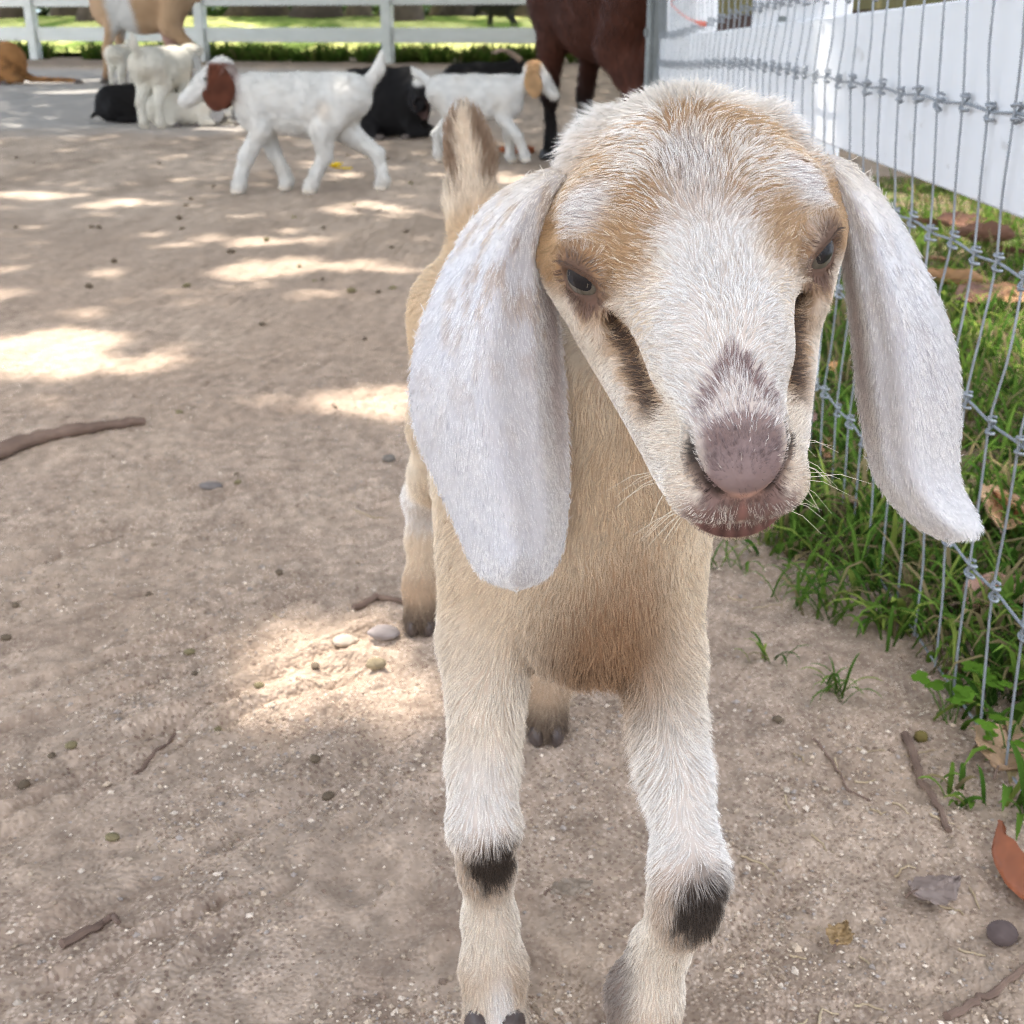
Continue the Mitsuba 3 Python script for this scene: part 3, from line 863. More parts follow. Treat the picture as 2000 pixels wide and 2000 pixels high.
def clover(px, py, seed, n, label):
    """A low plant with round leaflets in threes on short stems."""
    r = np.random.default_rng(seed)
    c0 = on_ground(px, py)
    k = thing('clover_plant', label, 'plant')
    a = np.linspace(0, 2 * math.pi, 11)[:-1]
    for i in range(n):
        c = c0 + [r.normal(0, .012), r.normal(0, .014), r.uniform(.012, .028)]
        base = c0 + [r.normal(0, .004), r.normal(0, .004), 0]
        base[2] = float(ground_height(base[:1], base[1:2])[0])
        put(k, 'stem', tube([base, (base + c) / 2 + [0, 0, .004], c], .0006, 5), 'blade_leaf', True, color=np.tile([.12, .2, .05], (17, 1)))
        V, F, off = [], [], 0
        h0 = r.uniform(0, 6.28)
        tilt = r.normal(0, .25, 2)
        for j in range(3):
            h = h0 + j * 2.094
            R0 = r.uniform(.0034, .0050)
            rr = R0 * (1 - .28 * np.exp(-(a / .5) ** 2) - .28 * np.exp(-((a - 2 * math.pi) / .5) ** 2))
            lx, ly = rr * np.cos(a) + R0 * .95, rr * np.sin(a)
            x, y = lx * math.cos(h) - ly * math.sin(h), lx * math.sin(h) + ly * math.cos(h)
            z = .12 * np.abs(ly) + tilt[0] * x + tilt[1] * y
            cx, cy = R0 * .95 * math.cos(h), R0 * .95 * math.sin(h)
            V.append(np.vstack([[cx, cy, tilt[0] * cx + tilt[1] * cy], np.stack([x, y, z], 1)]))
            i_ = np.arange(10)
            F.append(np.stack([i_ * 0, 1 + i_, 1 + (i_ + 1) % 10], 1) + off)
            off += 11
        V = np.vstack(V) + c
        put(k, 'leaf', (V, np.vstack(F)), 'blade_leaf', True, color=np.tile(np.array([.12, .24, .03]) * r.uniform(.7, 1.2), (len(V), 1)))


clover(1932, 1372, 1, 8, 'bright clover with round leaves behind the near wire')
clover(1862, 1398, 2, 7, 'clover growing at the foot of a wire, on the sand side')
clover(1985, 1362, 3, 5, 'clover at the right edge beside a fence wire')
clover(1935, 1480, 4, 6, 'low clover under the last wires by the brown leaf')
# ---------------------------------------------------------------- fur and skin materials
scene['fur'] = {'type': 'twosided', 'bsdf': {'type': 'principled', 'base_color': {'type': 'mesh_attribute', 'name': 'vertex_color'}, 'roughness': 0.6, 'specular': 0.22}}
scene['hide'] = {'type': 'twosided', 'bsdf': {'type': 'principled', 'base_color': {'type': 'mesh_attribute', 'name': 'vertex_color'}, 'roughness': 0.75, 'specular': 0.25}}
scene['moist_skin'] = {'type': 'twosided', 'bsdf': {'type': 'principled', 'base_color': {'type': 'mesh_attribute', 'name': 'vertex_color'}, 'roughness': 0.38, 'specular': 0.5}}
scene['eye_gloss'] = {'type': 'principled', 'base_color': {'type': 'mesh_attribute', 'name': 'vertex_color'}, 'roughness': 0.16, 'specular': 0.45, 'clearcoat': .45, 'clearcoat_gloss': 0.98}
scene['horn_stuff'] = {'type': 'twosided', 'bsdf': {'type': 'principled', 'base_color': {'type': 'mesh_attribute', 'name': 'vertex_color'}, 'roughness': 0.5, 'specular': 0.4}}

WHITE, CREAM, TAN = np.array([.80, .77, .73]), np.array([.77, .67, .53]), np.array([.75, .62, .46])
BROWN, DARK, GREY, GOLD = np.array([.33, .20, .115]), np.array([.030, .020, .015]), np.array([.45, .40, .385]), np.array([.50, .32, .165])

# ---------------------------------------------------------------- the kid in front: skeleton in metres, head in its own frame (cm)
HM = np.array([0.0627, 0.408, 0.403])                                # between the eyes
HF = unit(np.array([0.050, -0.880, -0.464]))                         # along the face to the nose
_r0 = unit(np.array([1.0, 0.0, 0.0]) - HF * HF[0])
_u0 = -np.cross(_r0, HF)
_a = math.radians(6.0)
HR, HU = _r0 * math.cos(_a) + _u0 * math.sin(_a), _u0 * math.cos(_a) - _r0 * math.sin(_a)
HB = np.stack([HR, HF, HU])


def hd(x, y, z):
    return HM + 0.01 * (np.array([x, y, z], float) @ HB)


def to_head(P):
    return (np.asarray(P) - HM) @ HB.T * 100


TAIL = [np.array([-0.028, .870, .330]), at(924, 390, .892), at(920, 310, .90), at(910, 255, .90), at(906, 228, .895)]


EYE_C, EYE_R = np.array([3.34, -.50, .10]), 1.10                      # eyeball: centre in the head's frame and radius, cm
EYE_A = unit(np.array([.72, .62, .30]))                             # the way it looks


def eye_ring(s, n, ry=.86, rz=.62, top=.66, out=.02):
    """Points on the edge of the lids, anticlockwise from the inner corner."""
    a = 2 * math.pi * np.arange(n) / n
    ax = EYE_A * [s, 1, 1]
    side = unit(np.cross([0, 0, 1.0], ax)) * (1 if s < 0 else -1)
    side = side if side[1] > 0 else -side
    up = np.cross(ax, side)
    up = up if up[2] > 0 else -up
    y, z = ry * np.cos(a), rz * np.sin(a) * np.where(np.sin(a) > 0, top, .92)
    h = np.sqrt(np.maximum((EYE_R + out) ** 2 - y * y - z * z, .01))
    return EYE_C * [s, 1, 1] + h[:, None] * ax + y[:, None] * side + z[:, None] * up


def build_kid():
    xs = steps(-.13, .15, .000, .125, .0014, .0032)
    ys = steps(.285, 1.02, .295, .485, .0014, .0036)
    zs = steps(-.012, .50, .318, .478, .0014, .0032)
    F = Field(xs, ys, zs)
    # trunk, chest, neck
    F.cone([.032, .575, .262], [0, .75, .270], .052, .050, .02)
    F.cone([0, .75, .270], [-.026, .855, .288], .050, .045, .02)
    F.egg([.006, .70, .245], [.050, .13, .060], k=.02)
    F.egg([.038, .552, .258], [.051, .066, .066], k=.02)
    F.egg([.036, .525, .224], [.036, .038, .036], k=.02)
    F.cone(hd(0, -4.6, -2.2), [.040, .535, .300], .038, .050, .02)
    F.cone(hd(0, -3.0, -3.6), [.038, .520, .270], .026, .040, .02)
    # front legs
    F.chain([[-.004, .550, .275], [-.012, .528, .205], [-.0145, .500, .150], [-.0135, .488, .126], [-.0125, .494, .098], [-.0112, .497, .062], [-.0095, .494, .036], [-.0085, .486, .014]],
            [.034, .0215, .0145, .0150, .0120, .0115, .0145, .0150], .010)
    F.chain([[.062, .550, .270], [.070, .520, .200], [.0755, .478, .158], [.0790, .448, .128], [.0775, .448, .110], [.0700, .462, .075], [.0640, .464, .046], [.0615, .452, .018]],
            [.034, .0195, .0135, .0150, .0140, .0115, .0160, .0155], .010)
    # hind legs
    F.chain([[-.034, .845, .290], [-.040, .800, .225], [-.056, .880, .160], [-.072, .942, .118], [-.074, .944, .080], [-.075, .942, .040], [-.077, .934, .014]],
            [.034, .028, .020, .0150, .0120, .0140, .0145], .014)
    F.chain([[-.010, .845, .285], [.012, .795, .210], [.020, .800, .160], [.026, .815, .116], [.026, .798, .080], [.0255, .777, .040], [.0245, .767, .014]],
            [.042, .030, .022, .0165, .0130, .0150, .0150], .014)
    F.chain(TAIL, [.0175, .0165, .0145, .0110, .006], .012)
    # head (cm in the head's frame)
    c = lambda a, b, ra, rb, k=.6, cut=False: F.cone(hd(*a), hd(*b), ra * .01, rb * .01, k * .01, cut)
    e = lambda p, r, k=.6, cut=False: F.egg(hd(*p), np.array(r) * .01, HB, k * .01, cut)
    e((0, -3.6, -.2), (4.2, 3.7, 3.5), 1.2)
    e((0, -2.6, .9), (3.6, 3.1, 2.3), 1.0)
    e((0, -4.6, 1.3), (2.6, 2.2, 2.0), 1.0)
    for s in (-1, 1):
        e((s * 2.3, -4.6, 1.1), (1.35, 1.5, 1.35), .8)                 # horn buds under the tufts
        c((s * 3.3, -2.4, .7), (s * 3.7, -.95, .80), 1.25, .80, 1.0)      # brow over the eye
        c((s * 4.3, -2.2, -.4), (s * 4.25, -1.2, .1), 1.0, .62, .7)     # behind the eye
        c((s * 3.9, -1.6, -1.2), (s * 3.2, .9, -.85), 1.1, .85, .7)   # below the eye
        c((s * 2.5, -1.0, -2.4), (s * 1.45, 5.4, -2.2), 1.85, 1.10, .8)  # cheek
        c((s * 2.1, -2.6, -4.0), (s * 1.1, 6.0, -3.2), 1.6, 1.05, .8)   # jaw
        c((s * 4.3, -4.0, -.4), (s * 5.0, -4.0, -1.0), 1.4, 1.0, .8)    # root of the ear
    for s in (-1, 1):
        c((s * 1.9, -1.4, 1.0), (s * .95, 3.8, -.1), 1.50, 1.15, .9)
    c((0, -1.0, .75), (0, 4.0, .35), 2.15, 1.80, .8)                  # bridge
    c((0, 4.0, .35), (0, 7.0, -.45), 1.80, 1.45, .8)
    c((0, 3.0, -2.2), (0, 6.9, -2.5), 1.8, 1.60, .8)
    e((0, 7.75, -.65), (1.30, 1.18, 1.15), .5)                         # nose pad
    for s in (-1, 1):
        e((s * .95, 7.35, -.65), (.66, .85, .75), .4)                 # wing of the nostril
        e((s * .88, 7.45, -2.20), (1.22, 1.20, .88), .40)              # upper lip
        e((s * 1.2, 6.4, -2.2), (.90, 1.5, 1.0), .6)                  # pad beside it
    e((0, 7.30, -3.35), (1.50, 1.15, .80), .20)                        # lower lip
    e((0, 6.4, -3.8), (1.45, 1.5, .85), .6)
    for s in (-1, 1):
        c((s * 1.62, 7.20, .05), (s * 1.40, 8.0, -.60), .20, .26, .2, True)     # nostril
        c((s * 1.40, 8.0, -.60), (s * .82, 8.60, -1.25), .26, .18, .2, True)
        c((s * .82, 8.60, -1.25), (0, 8.85, -1.86), .16, .08, .15, True)
        c((0, 8.72, -2.80), (s * 1.2, 8.20, -2.74), .08, .08, .14, True)         # mouth line
        c((s * 1.2, 8.20, -2.74), (s * 2.2, 6.3, -2.50), .08, .06, .14, True)
        c((s * 3.15, 1.1, -.55), (s * 2.3, 4.6, -1.05), .30, .2, .5, True)      # tear groove
        e((s * 4.35, .05, .45), (.85, .78, .66), .25, True)                     # eye socket
    c((0, 8.85, -1.90), (0, 8.75, -2.75), .07, .07, .2, True)         # philtrum
    for s in (-1, 1):                                                 # lids: a ring of small beads round each eye
        ring = eye_ring(s, 16)
        for k in range(16):
            top = math.sin(2 * math.pi * (k + .5) / 16) > 0
            c(ring[k], ring[(k + 1) % 16], .15 if top else .10, .15 if top else .10, .14)
        for j in range(1, 5):                                         # the skin of the upper lid, up to the brow
            lid = eye_ring(s, 16, .86 + .03 * j, .58, .62 + .26 * j, .02)
            for k in range(8):
                c(lid[k], lid[k + 1], .16, .16, .2)
    return F.mesh(3), F


def spot(P, c, r, soft=0.5):
    """1 inside a blob at c with radii r, falling to 0."""
    d = np.linalg.norm((P - np.asarray(c)) / np.asarray(r, float), axis=-1)
    return 1 - sstep(1 - soft, 1 + soft, d)


KNEE_R, KNEE_L = at(968, 1692, .476), at(1368, 1772, .434)


def coat(P, rnd):
    """Coat colour at points P; rnd in [0, 1] picks among the hairs of a mixed coat."""
    P = np.asarray(P, float)
    n1 = meshkit.fbm(P * 55.0, 3, 3)[:, None]
    n2 = meshkit.fbm(P * 160.0 + 9, 3, 5)[:, None]
    n = len(P)
    col = np.tile(TAN, (n, 1))
    col = lerp(col, CREAM, sstep(.35, .7, n1) * .45)
    x, y, z = P[:, 0:1], P[:, 1:2], P[:, 2:3]
    # rump, flank and back keep the deeper tan; throat and chest lighter; legs cream
    col = lerp(col, np.array([.62, .45, .27]), sstep(.70, .82, y) * sstep(.2, .28, z) * .8)
    col = lerp(col, lerp(CREAM, WHITE, .35), (1 - sstep(.185, .240, z)) * (1 - sstep(.6, .66, y)) * .95)
    chest = spot(P, [.041, .488, .216], [.030, .04, .040], .7)[:, None]
    col = lerp(col, BROWN * .85, chest * sstep(.05, .4, n1 + .15) * .95)
    col = lerp(col, BROWN * 1.3, spot(P, [.050, .49, .240], [.016, .05, .040], .7)[:, None] * .50)
    # fore legs
    front = (1 - sstep(.6, .66, y))
    col = lerp(col, WHITE, spot(P, [-.014, .47, .147], [.022, .03, .026], .5)[:, None] * .9)
    col = lerp(col, WHITE, spot(P, [.079, .45, .160], [.024, .05, .040], .5)[:, None] * .95)
    for c, r in ((KNEE_R, [.0150, .019, .0180]), (KNEE_L, [.0135, .021, .0180])):
        s = spot(P + (n2 - .5) * .010, c, r, .30)[:, None]
        col = lerp(col, DARK, s * .97)
        col = lerp(col, BROWN, spot(P, c + np.array([-.004, 0, -.003]), np.array(r) * 1.35, .3)[:, None] * (1 - s) * .5)
    low = (1 - sstep(.035, .062, z)) * front
    col = lerp(col, lerp(TAN, BROWN, .55), low * .75 * sstep(.25, .6, n1 + .1))
    col = lerp(col, WHITE, spot(P, [-.006, .475, .022], [.006, .02, .02], .5)[:, None] * .9)
    col = lerp(col, np.array([.17, .13, .115]), spot(P, at(1200, 1905, .462), [.010, .03, .030], .6)[:, None] * .85)
    # hind legs
    hind = sstep(.70, .74, y) * (1 - sstep(.17, .2, z))
    col = lerp(col, CREAM, hind * .5)
    col = lerp(col, WHITE, hind * spot(P, [-.072, .925, .115], [.03, .05, .022], .4)[:, None])
    col = lerp(col, lerp(TAN, BROWN, .5), hind * (1 - sstep(.045, .07, z)))
    col = lerp(col, DARK * 2, hind * (1 - sstep(.018, .04, z)) * .8)
    # tail: cream down the middle, dark flanks and tip
    t = spot(P, [-.040, .90, .40], [.035, .045, .062], .12)[:, None]
    ax = np.interp(P[:, 2], [q[2] for q in TAIL], [q[0] for q in TAIL])[:, None]
    side = np.abs(x - ax + .001) / .012
    col = lerp(col, lerp(CREAM, TAN, .45), t)
    col = lerp(col, BROWN * .62, t * sstep(.30, .85, side + (n2 - .5) * .7 + sstep(.40, .44, z) * .7) * sstep(.36, .385, z) * .95)
    # ------- head
    H = to_head(P)
    hx, hy, hz = H[:, 0:1], H[:, 1:2], H[:, 2:3]
    ax_ = np.abs(hx)
    m1, m2 = meshkit.fbm(H * .55 + 3, 3, 11)[:, None], meshkit.fbm(H * 1.7 + 5, 3, 12)[:, None]
    head = sstep(-7.6, -6.2, hy) * sstep(-6.2, -5.0, hz)
    hc = np.tile(lerp(CREAM, WHITE, .35), (n, 1))
    rn = rnd[:, None]
    # forehead: white hairs among light brown ones
    roan = np.where(rn < .55 + (m1 - .5) * 1.2, lerp(GOLD, BROWN, .3) * np.where(rn < .15, .6, 1), lerp(CREAM, WHITE, .65))
    fore = sstep(-5.2, -4.0, hy) * (1 - sstep(.2, 1.8, hy)) * sstep(-.9, .4, hz)
    hc = lerp(hc, roan, fore)
    hc = lerp(hc, np.where(rn < .45, BROWN * 1.25, CREAM), spot(H, [0.25, -2.6, 3.3], [.7, .9, 1.6], .6)[:, None] * .8)      # whorl
    hc = lerp(hc, np.where(rn < .4, GREY * .75, WHITE), spot(H, [-.1, -1.3, 3.2], [.9, 1.5, 2], .6)[:, None] * .7)
    hc = lerp(hc, lerp(CREAM, WHITE, .5), sstep(-4.3, -5.4, hy) * sstep(-1.0, .4, hz))                                      # crown
    hc = lerp(hc, np.where(rn < .75, GOLD, CREAM), spot(np.concatenate([ax_, hy, hz], 1), [3.3, -3.2, 1.8], [1.3, 1.3, 1.6], .6)[:, None] * .75)
    # white blaze down the nose
    bl = (1 - sstep(.95, 1.75, ax_ + (m2 - .5) * .8 - sstep(2, 4, hy) * .6)) * sstep(-1.2, 1.6, hy) * sstep(-.4, .6, hz)
    # tan between blaze and eye
    tb = spot(np.concatenate([ax_, hy, hz], 1), [2.6, .55, 1.65], [1.15, 1.75, 1.1], .5)[:, None]
    hc = lerp(hc, np.where(rn < .85, lerp(GOLD, BROWN, .25), CREAM), tb * sstep(.22, .48, m1 + .15) * .95)
    tb2 = spot(np.concatenate([ax_, hy, hz], 1), [2.05, 2.9, .6], [.5, 1.9, 1.0], .5)[:, None]
    hc = lerp(hc, np.where(rn < .45, TAN, WHITE), tb2 * .9)
    hc = lerp(hc, np.where(rn < .10, lerp(TAN, GREY, .5), WHITE), bl * .95)
    # pale, bluish grey cap on each brow, tan behind it
    a3 = np.concatenate([ax_, hy, hz], 1)
    hc = lerp(hc, np.where(rn < .35, GREY, WHITE), spot(a3, [3.3, -1.5, 1.9], [.95, 1.0, 1.2], .5)[:, None] * .85)
    hc = lerp(hc, GOLD, spot(a3, [4.8, -1.6, .5], [.9, 1.7, 1.2], .4)[:, None] * .9)
    hc = lerp(hc, BROWN * .8, spot(a3, [4.0, -.45, .95], [.75, .55, .35], .6)[:, None] * .75)
    # dark stripe from the inner corner of the eye towards the mouth
    path = np.array([[3.81, .69, -.11], [3.05, .98, -.65], [2.76, 1.59, -.83], [2.51, 2.25, -.95], [2.37, 3.48, -1.15], [2.18, 5.0, -1.3]])
    d, fl = np.full(n, 9.0), np.array([1.0, .9, .6])
    for p0, p1 in zip(path[:-1], path[1:]):
        h = np.clip(((a3 - p0) * fl @ (p1 - p0)) / ((p1 - p0) * fl @ (p1 - p0)), 0, 1)
        d = np.minimum(d, np.linalg.norm((a3 - p0 - h[:, None] * (p1 - p0)) * fl ** .5, axis=1))
    d = d[:, None]
    on = sstep(.1, .6, hy) * (1 - sstep(4.4, 5.9, hy))
    hc = lerp(hc, lerp(GOLD, BROWN, .3), (1 - sstep(.30, .80, d + (m2 - .5) * .4)) * on * .85)
    hc = lerp(hc, np.where(rn < .72, DARK * 2.6, BROWN * .8), (1 - sstep(.18, .40, d + (m2 - .5) * .3)) * on * .97)
    hc = lerp(hc, np.array([.13, .075, .065]), spot(a3, [3.75, .42, -.10], [.8, .6, .40], .5)[:, None] * .9)
    # cheeks pale
    hc = lerp(hc, lerp(WHITE, CREAM, .3), sstep(-1.3, -2.0, hz) * sstep(1.5, 3.0, hy) * (1 - sstep(7.0, 7.8, hy)) * .9)
    hc = lerp(hc, CREAM * .98, sstep(-2.4, -3.4, hz) * (1 - sstep(2.0, 4.0, hy)) * .7)
    # nose: greyish mauve, dark at the edges of a wedge running up the bridge
    wedge = (1 - sstep(.05, .35, ax_ - (hy - 5.75) * .92 + (m2 - .5) * .6)) * (1 - sstep(.95, 1.40, ax_ - .25 * (1 - sstep(6.6, 7.6, hy)))) * sstep(-1.0, -.3, hz + sstep(7.4, 8.2, hy) * 2.0) * sstep(5.2, 5.8, hy)
    edge = wedge * sstep(-.62, -.12, ax_ - (hy - 5.75) * .92) * (1 - sstep(6.7, 7.3, hy))
    skin = lerp(np.array([.36, .27, .26]), np.array([.48, .39, .37]), sstep(.3, .7, m2)) * np.where(rn < .3, .75, 1.1)
    skin = lerp(skin, np.array([.185, .130, .125]), sstep(7.2, 8.3, hy) * .9)
    hc = lerp(hc, np.clip(skin, 0, .8), wedge * np.where(rn < lerp(.25, .97, sstep(6.9, 8.2, hy)), 1, .15))
    hc = lerp(hc, np.array([.24, .155, .15]), edge * np.where(rn < .7, .9, .2))
    mz = sstep(7.0, 7.8, hy) * sstep(-1.5, -2.0, hz)
    hc = lerp(hc, np.where(rn < .62 + (m2 - .5) * .6, np.array([.25, .165, .15]), lerp(WHITE, CREAM, .3)), mz * sstep(-3.4, -2.6, hz) * (1 - sstep(1.5, 2.0, ax_)) * .9)
    hc = lerp(hc, np.array([.36, .20, .18]), spot(H, [0, 8.75, -2.2], [.12, .6, .55], .6)[:, None])
    hc = lerp(hc, np.array([.50, .31, .25]), spot(a3, [.40, 8.75, -1.30], [.80, .6, .32], .5)[:, None] * .8)
    nost = np.array([[1.64, 7.1, .15], [1.52, 7.6, -.22], [1.38, 8.05, -.64], [.82, 8.60, -1.30], [.25, 8.85, -1.78]])
    dn = np.full(n, 9.0)
    for k_, (p0, p1) in enumerate(zip(nost[:-1], nost[1:])):
        h = np.clip(((a3 - p0) @ (p1 - p0)) / ((p1 - p0) @ (p1 - p0)), 0, 1)
        dn = np.minimum(dn, np.linalg.norm(a3 - p0 - h[:, None] * (p1 - p0), axis=1) * (1, .8, .9, 1.6)[k_])
    hc = lerp(hc, np.array([.20, .13, .115]), (1 - sstep(.3, .65, dn))[:, None] * sstep(7.2, 7.8, hy) * (hz < -.5) * .7)
    hc = lerp(hc, DARK * .6, (1 - sstep(.18, .35, dn))[:, None] * .92)
    for s in (-1, 1):                                                 # dark lids
        ax = EYE_A * [s, 1, 1]
        q = H - EYE_C * [s, 1, 1]
        rad = np.linalg.norm((q - (q @ ax)[:, None] * ax) * [1, 1, 1.25], axis=1)
        hc = lerp(hc, np.array([.085, .055, .048]), ((1 - sstep(.78, 1.02, rad)) * sstep(.2, .5, q @ ax))[:, None] * .95)
        hc = lerp(hc, BROWN * .9, ((1 - sstep(1.1, 1.7, rad)) * sstep(.0, .4, q @ ax))[:, None] * .25)
    lip = spot(H, [0, 8.10, -3.28], [1.50, .8, .50], .18)[:, None]
    hc = lerp(hc, np.array([.19, .105, .095]) * (1 + (m2 - .5) * .9 + .35 * np.sin(hx * 14)), lip)
    hc = lerp(hc, lerp(CREAM, WHITE, .4), sstep(-3.75, -4.0, hz) * sstep(5, 6, hy))
    return np.clip(lerp(col, hc, head), .01, .9)


HAIR_GUIDE = np.array([  # place in the head's frame (cm), direction of the hair there
    [0, 8.2, .2, 0, -1, .1], [0, 5, 1.6, 0, -1, .1], [0, 2, 2.4, 0, -1, .1], [0, -1.5, 3.1, 0, -1, .2], [0, -5.5, 2.4, 0, -1, -.4],
    [1.2, 5, 1.3, .9, -.55, -.3], [-1.2, 5, 1.3, -.9, -.55, -.3], [1.9, 3, .4, .75, -.45, -.9], [-1.9, 3, .4, -.75, -.45, -.9],
    [1.3, 1, 2.3, .8, -.7, -.2], [-1.3, 1, 2.3, -.8, -.7, -.2], [2.3, -1.5, 2.5, 1, -.35, -.35], [-2.3, -1.5, 2.5, -1, -.35, -.35],
    [3.3, -3.4, 1.8, 1, -.2, -.6], [-3.3, -3.4, 1.8, -1, -.2, -.6], [1.2, -3.6, 3.2, 1, -.35, -.1], [-1.2, -3.6, 3.2, -1, -.35, -.1], [0, -4.3, 3.4, .25, -1, 0], [0, -3.0, 3.4, .1, -1, 0],
    [3.6, -.8, 1.8, .7, -.5, -.5], [-3.6, -.8, 1.8, -.7, -.5, -.5], [2.4, .4, 1.5, .55, -.85, -.2], [-2.4, .4, 1.5, -.55, -.85, -.2],
    [2.2, 3, -1.6, .2, -.5, -1], [-2.2, 3, -1.6, -.2, -.5, -1], [1.7, 6.8, -1.6, .5, -.8, -.6], [-1.7, 6.8, -1.6, -.5, -.8, -.6],
    [0, 7.6, -2.8, 0, .2, -1], [1.2, 7.6, -2.4, .5, -.2, -.8], [-1.2, 7.6, -2.4, -.5, -.2, -.8], [2.6, -1, -2.6, .1, -.6, -1], [-2.6, -1, -2.6, -.1, -.6, -1],
    [4.6, -2, 0, .2, -.8, -.9], [-4.6, -2, 0, -.2, -.8, -.9], [4.0, 1.2, -.8, .2, -.4, -.9], [-4.0, 1.2, -.8, -.2, -.4, -.9]], float)


def hair_flow(P, N):
    H = to_head(P)
    w = 1 / (((H[:, None] - HAIR_GUIDE[None, :, :3]) ** 2).sum(-1) + .15) ** 1.6
    g = (w[..., None] * unit(HAIR_GUIDE[None, :, 3:])).sum(1) / w.sum(1, keepdims=True)
    dh = unit(g) @ HB
    body = np.tile([0.0, .25, -1.0], (len(P), 1))
    body[:, 1] += .9 * sstep(.56, .66, P[:, 1]) * sstep(.2, .26, P[:, 2])
    body[:, 0] += (P[:, 0] - .034) * 9 * (1 - sstep(.56, .62, P[:, 1])) * sstep(.16, .2, P[:, 2])
    tl = (spot(P, [-.040, .90, .42], [.035, .060, .095], .12))[:, None]
    ax = np.interp(P[:, 2], [q[2] for q in TAIL], [q[0] for q in TAIL])
    td = np.stack([(P[:, 0] - ax) * 40 * 0.8, np.zeros(len(P)), np.full(len(P), .8)], 1)
    body = lerp(body, td, tl)
    ring = np.zeros((len(P), 1))
    for s in (-1, 1):                                                 # round the eye the hair points away from it
        ax = EYE_A * [s, 1, 1]
        q = H - EYE_C * [s, 1, 1]
        side = q - (q @ ax)[:, None] * ax
        w = ((1 - sstep(.95, 1.5, np.linalg.norm(side, axis=1))) * sstep(-.3, .3, q @ ax))[:, None]
        dh = lerp(dh, unit(side) @ HB, w)
        ring = np.maximum(ring, w)
    head = (sstep(-7.2, -5.6, H[:, 1]) * sstep(-6.0, -4.2, H[:, 2]))[:, None]
    d = lerp(unit(body), dh, head)
    s = 55.0
    curl = np.stack([meshkit.fbm(P * s + o, 2, 20 + i) for i, o in enumerate((0, 7.3, 15.1))], 1) - .5
    d = unit(d) + curl * lerp(.7, 1.1, head)
    return unit(d - N * (d * N).sum(1, keepdims=True)), head[:, 0], tl[:, 0], H, ring[:, 0]


def eye(parent, s):
    """One eyeball: amber grey iris with a level bar of a pupil."""
    c = hd(*(EYE_C * [s, 1, 1]))
    axis = unit((EYE_A * [s, 1, 1]) @ HB)
    up = unit(HU - axis * (HU @ axis))
    side = np.cross(up, axis)
    m = trimesh.creation.uv_sphere(EYE_R * .01, count=[40, 60])
    v = np.array(m.vertices)
    q = v[:, 2:3] * axis + v[:, 0:1] * side + v[:, 1:2] * up
    a, b, d = v.T / (EYE_R * .01)
    r = np.hypot(a, b)
    nz = meshkit.fbm(np.stack([np.arctan2(a, b) * 4, r * 3, a * 0], 1), 3, 2)[:, None]
    col = np.tile([.045, .03, .027], (len(v), 1))
    iris = (1 - sstep(.68, .74, r))[:, None] * (d > 0)[:, None]
    col = lerp(col, lerp(np.array([.050, .040, .028]), np.array([.12, .105, .08]), nz), iris)
    col = lerp(col, [.05, .035, .03], (sstep(.58, .70, r) * (1 - sstep(.74, .84, r)))[:, None] * (d > 0)[:, None])
    k = put(parent, 'eye', (q + c, m.faces), 'eye_gloss', True, color=col)
    t = np.linspace(0, 2 * math.pi, 28, endpoint=False)
    rim = np.stack([np.sign(np.cos(t)) * np.abs(np.cos(t)) ** .6 * .0056, np.sign(np.sin(t)) * np.abs(np.sin(t)) ** .8 * .0027], 1)
    pts = np.vstack([[0, 0], rim * .5, rim])
    dd = np.sqrt(np.maximum((EYE_R * .01 + .0001) ** 2 - (pts ** 2).sum(1), 0))
    pv = c + dd[:, None] * axis + pts[:, :1] * side + pts[:, 1:] * up
    i = np.arange(28); j = (i + 1) % 28
    f = np.vstack([np.stack([i * 0, 1 + i, 1 + j], 1), np.stack([1 + i, 29 + i, 29 + j], 1), np.stack([1 + i, 29 + j, 1 + j], 1)])
    put(k, 'pupil', (pv, f), 'eye_gloss', True, color=np.tile([.004, .004, .006], (len(pv), 1)))


def hoof(parent, c, fwd, size=.017, height=.022, tilt=0.0, col=(.065, .048, .042), bsdf='horn_stuff', label=None):
    """A cloven hoof: two blunt toes side by side, flat underneath."""
    fwd = unit(np.array([fwd[0], fwd[1], 0]))
    side = np.array([-fwd[1], fwd[0], 0])
    parts = []
    for s in (-1, 1):
        m = trimesh.creation.icosphere(2, 1.0)
        v = np.array(m.vertices)
        v[:, 2] = np.maximum(v[:, 2], -.45)
        v *= [size * .98, size * .50, height * .62]
        v[:, 1] *= 1 - .25 * np.clip(v[:, 0] / size, 0, 1)
        v[:, 1] += s * size * .46
        v[:, 2] += height * .28
        ct, st = math.cos(tilt), math.sin(tilt)
        x, z = v[:, 0] * ct + v[:, 2] * st, -v[:, 0] * st + v[:, 2] * ct
        parts.append((c + x[:, None] * fwd + v[:, 1:2] * side + z[:, None] * np.array([0, 0, 1.0]), m.faces))
    v, f = join(parts)
    n = meshkit.fbm(v * 300, 2)[:, None]
    return put(parent, 'hoof', (v, f), bsdf, 40 if False else True, color=np.clip(np.array(col) * (.6 + .8 * n), 0.004, 1), label=label)


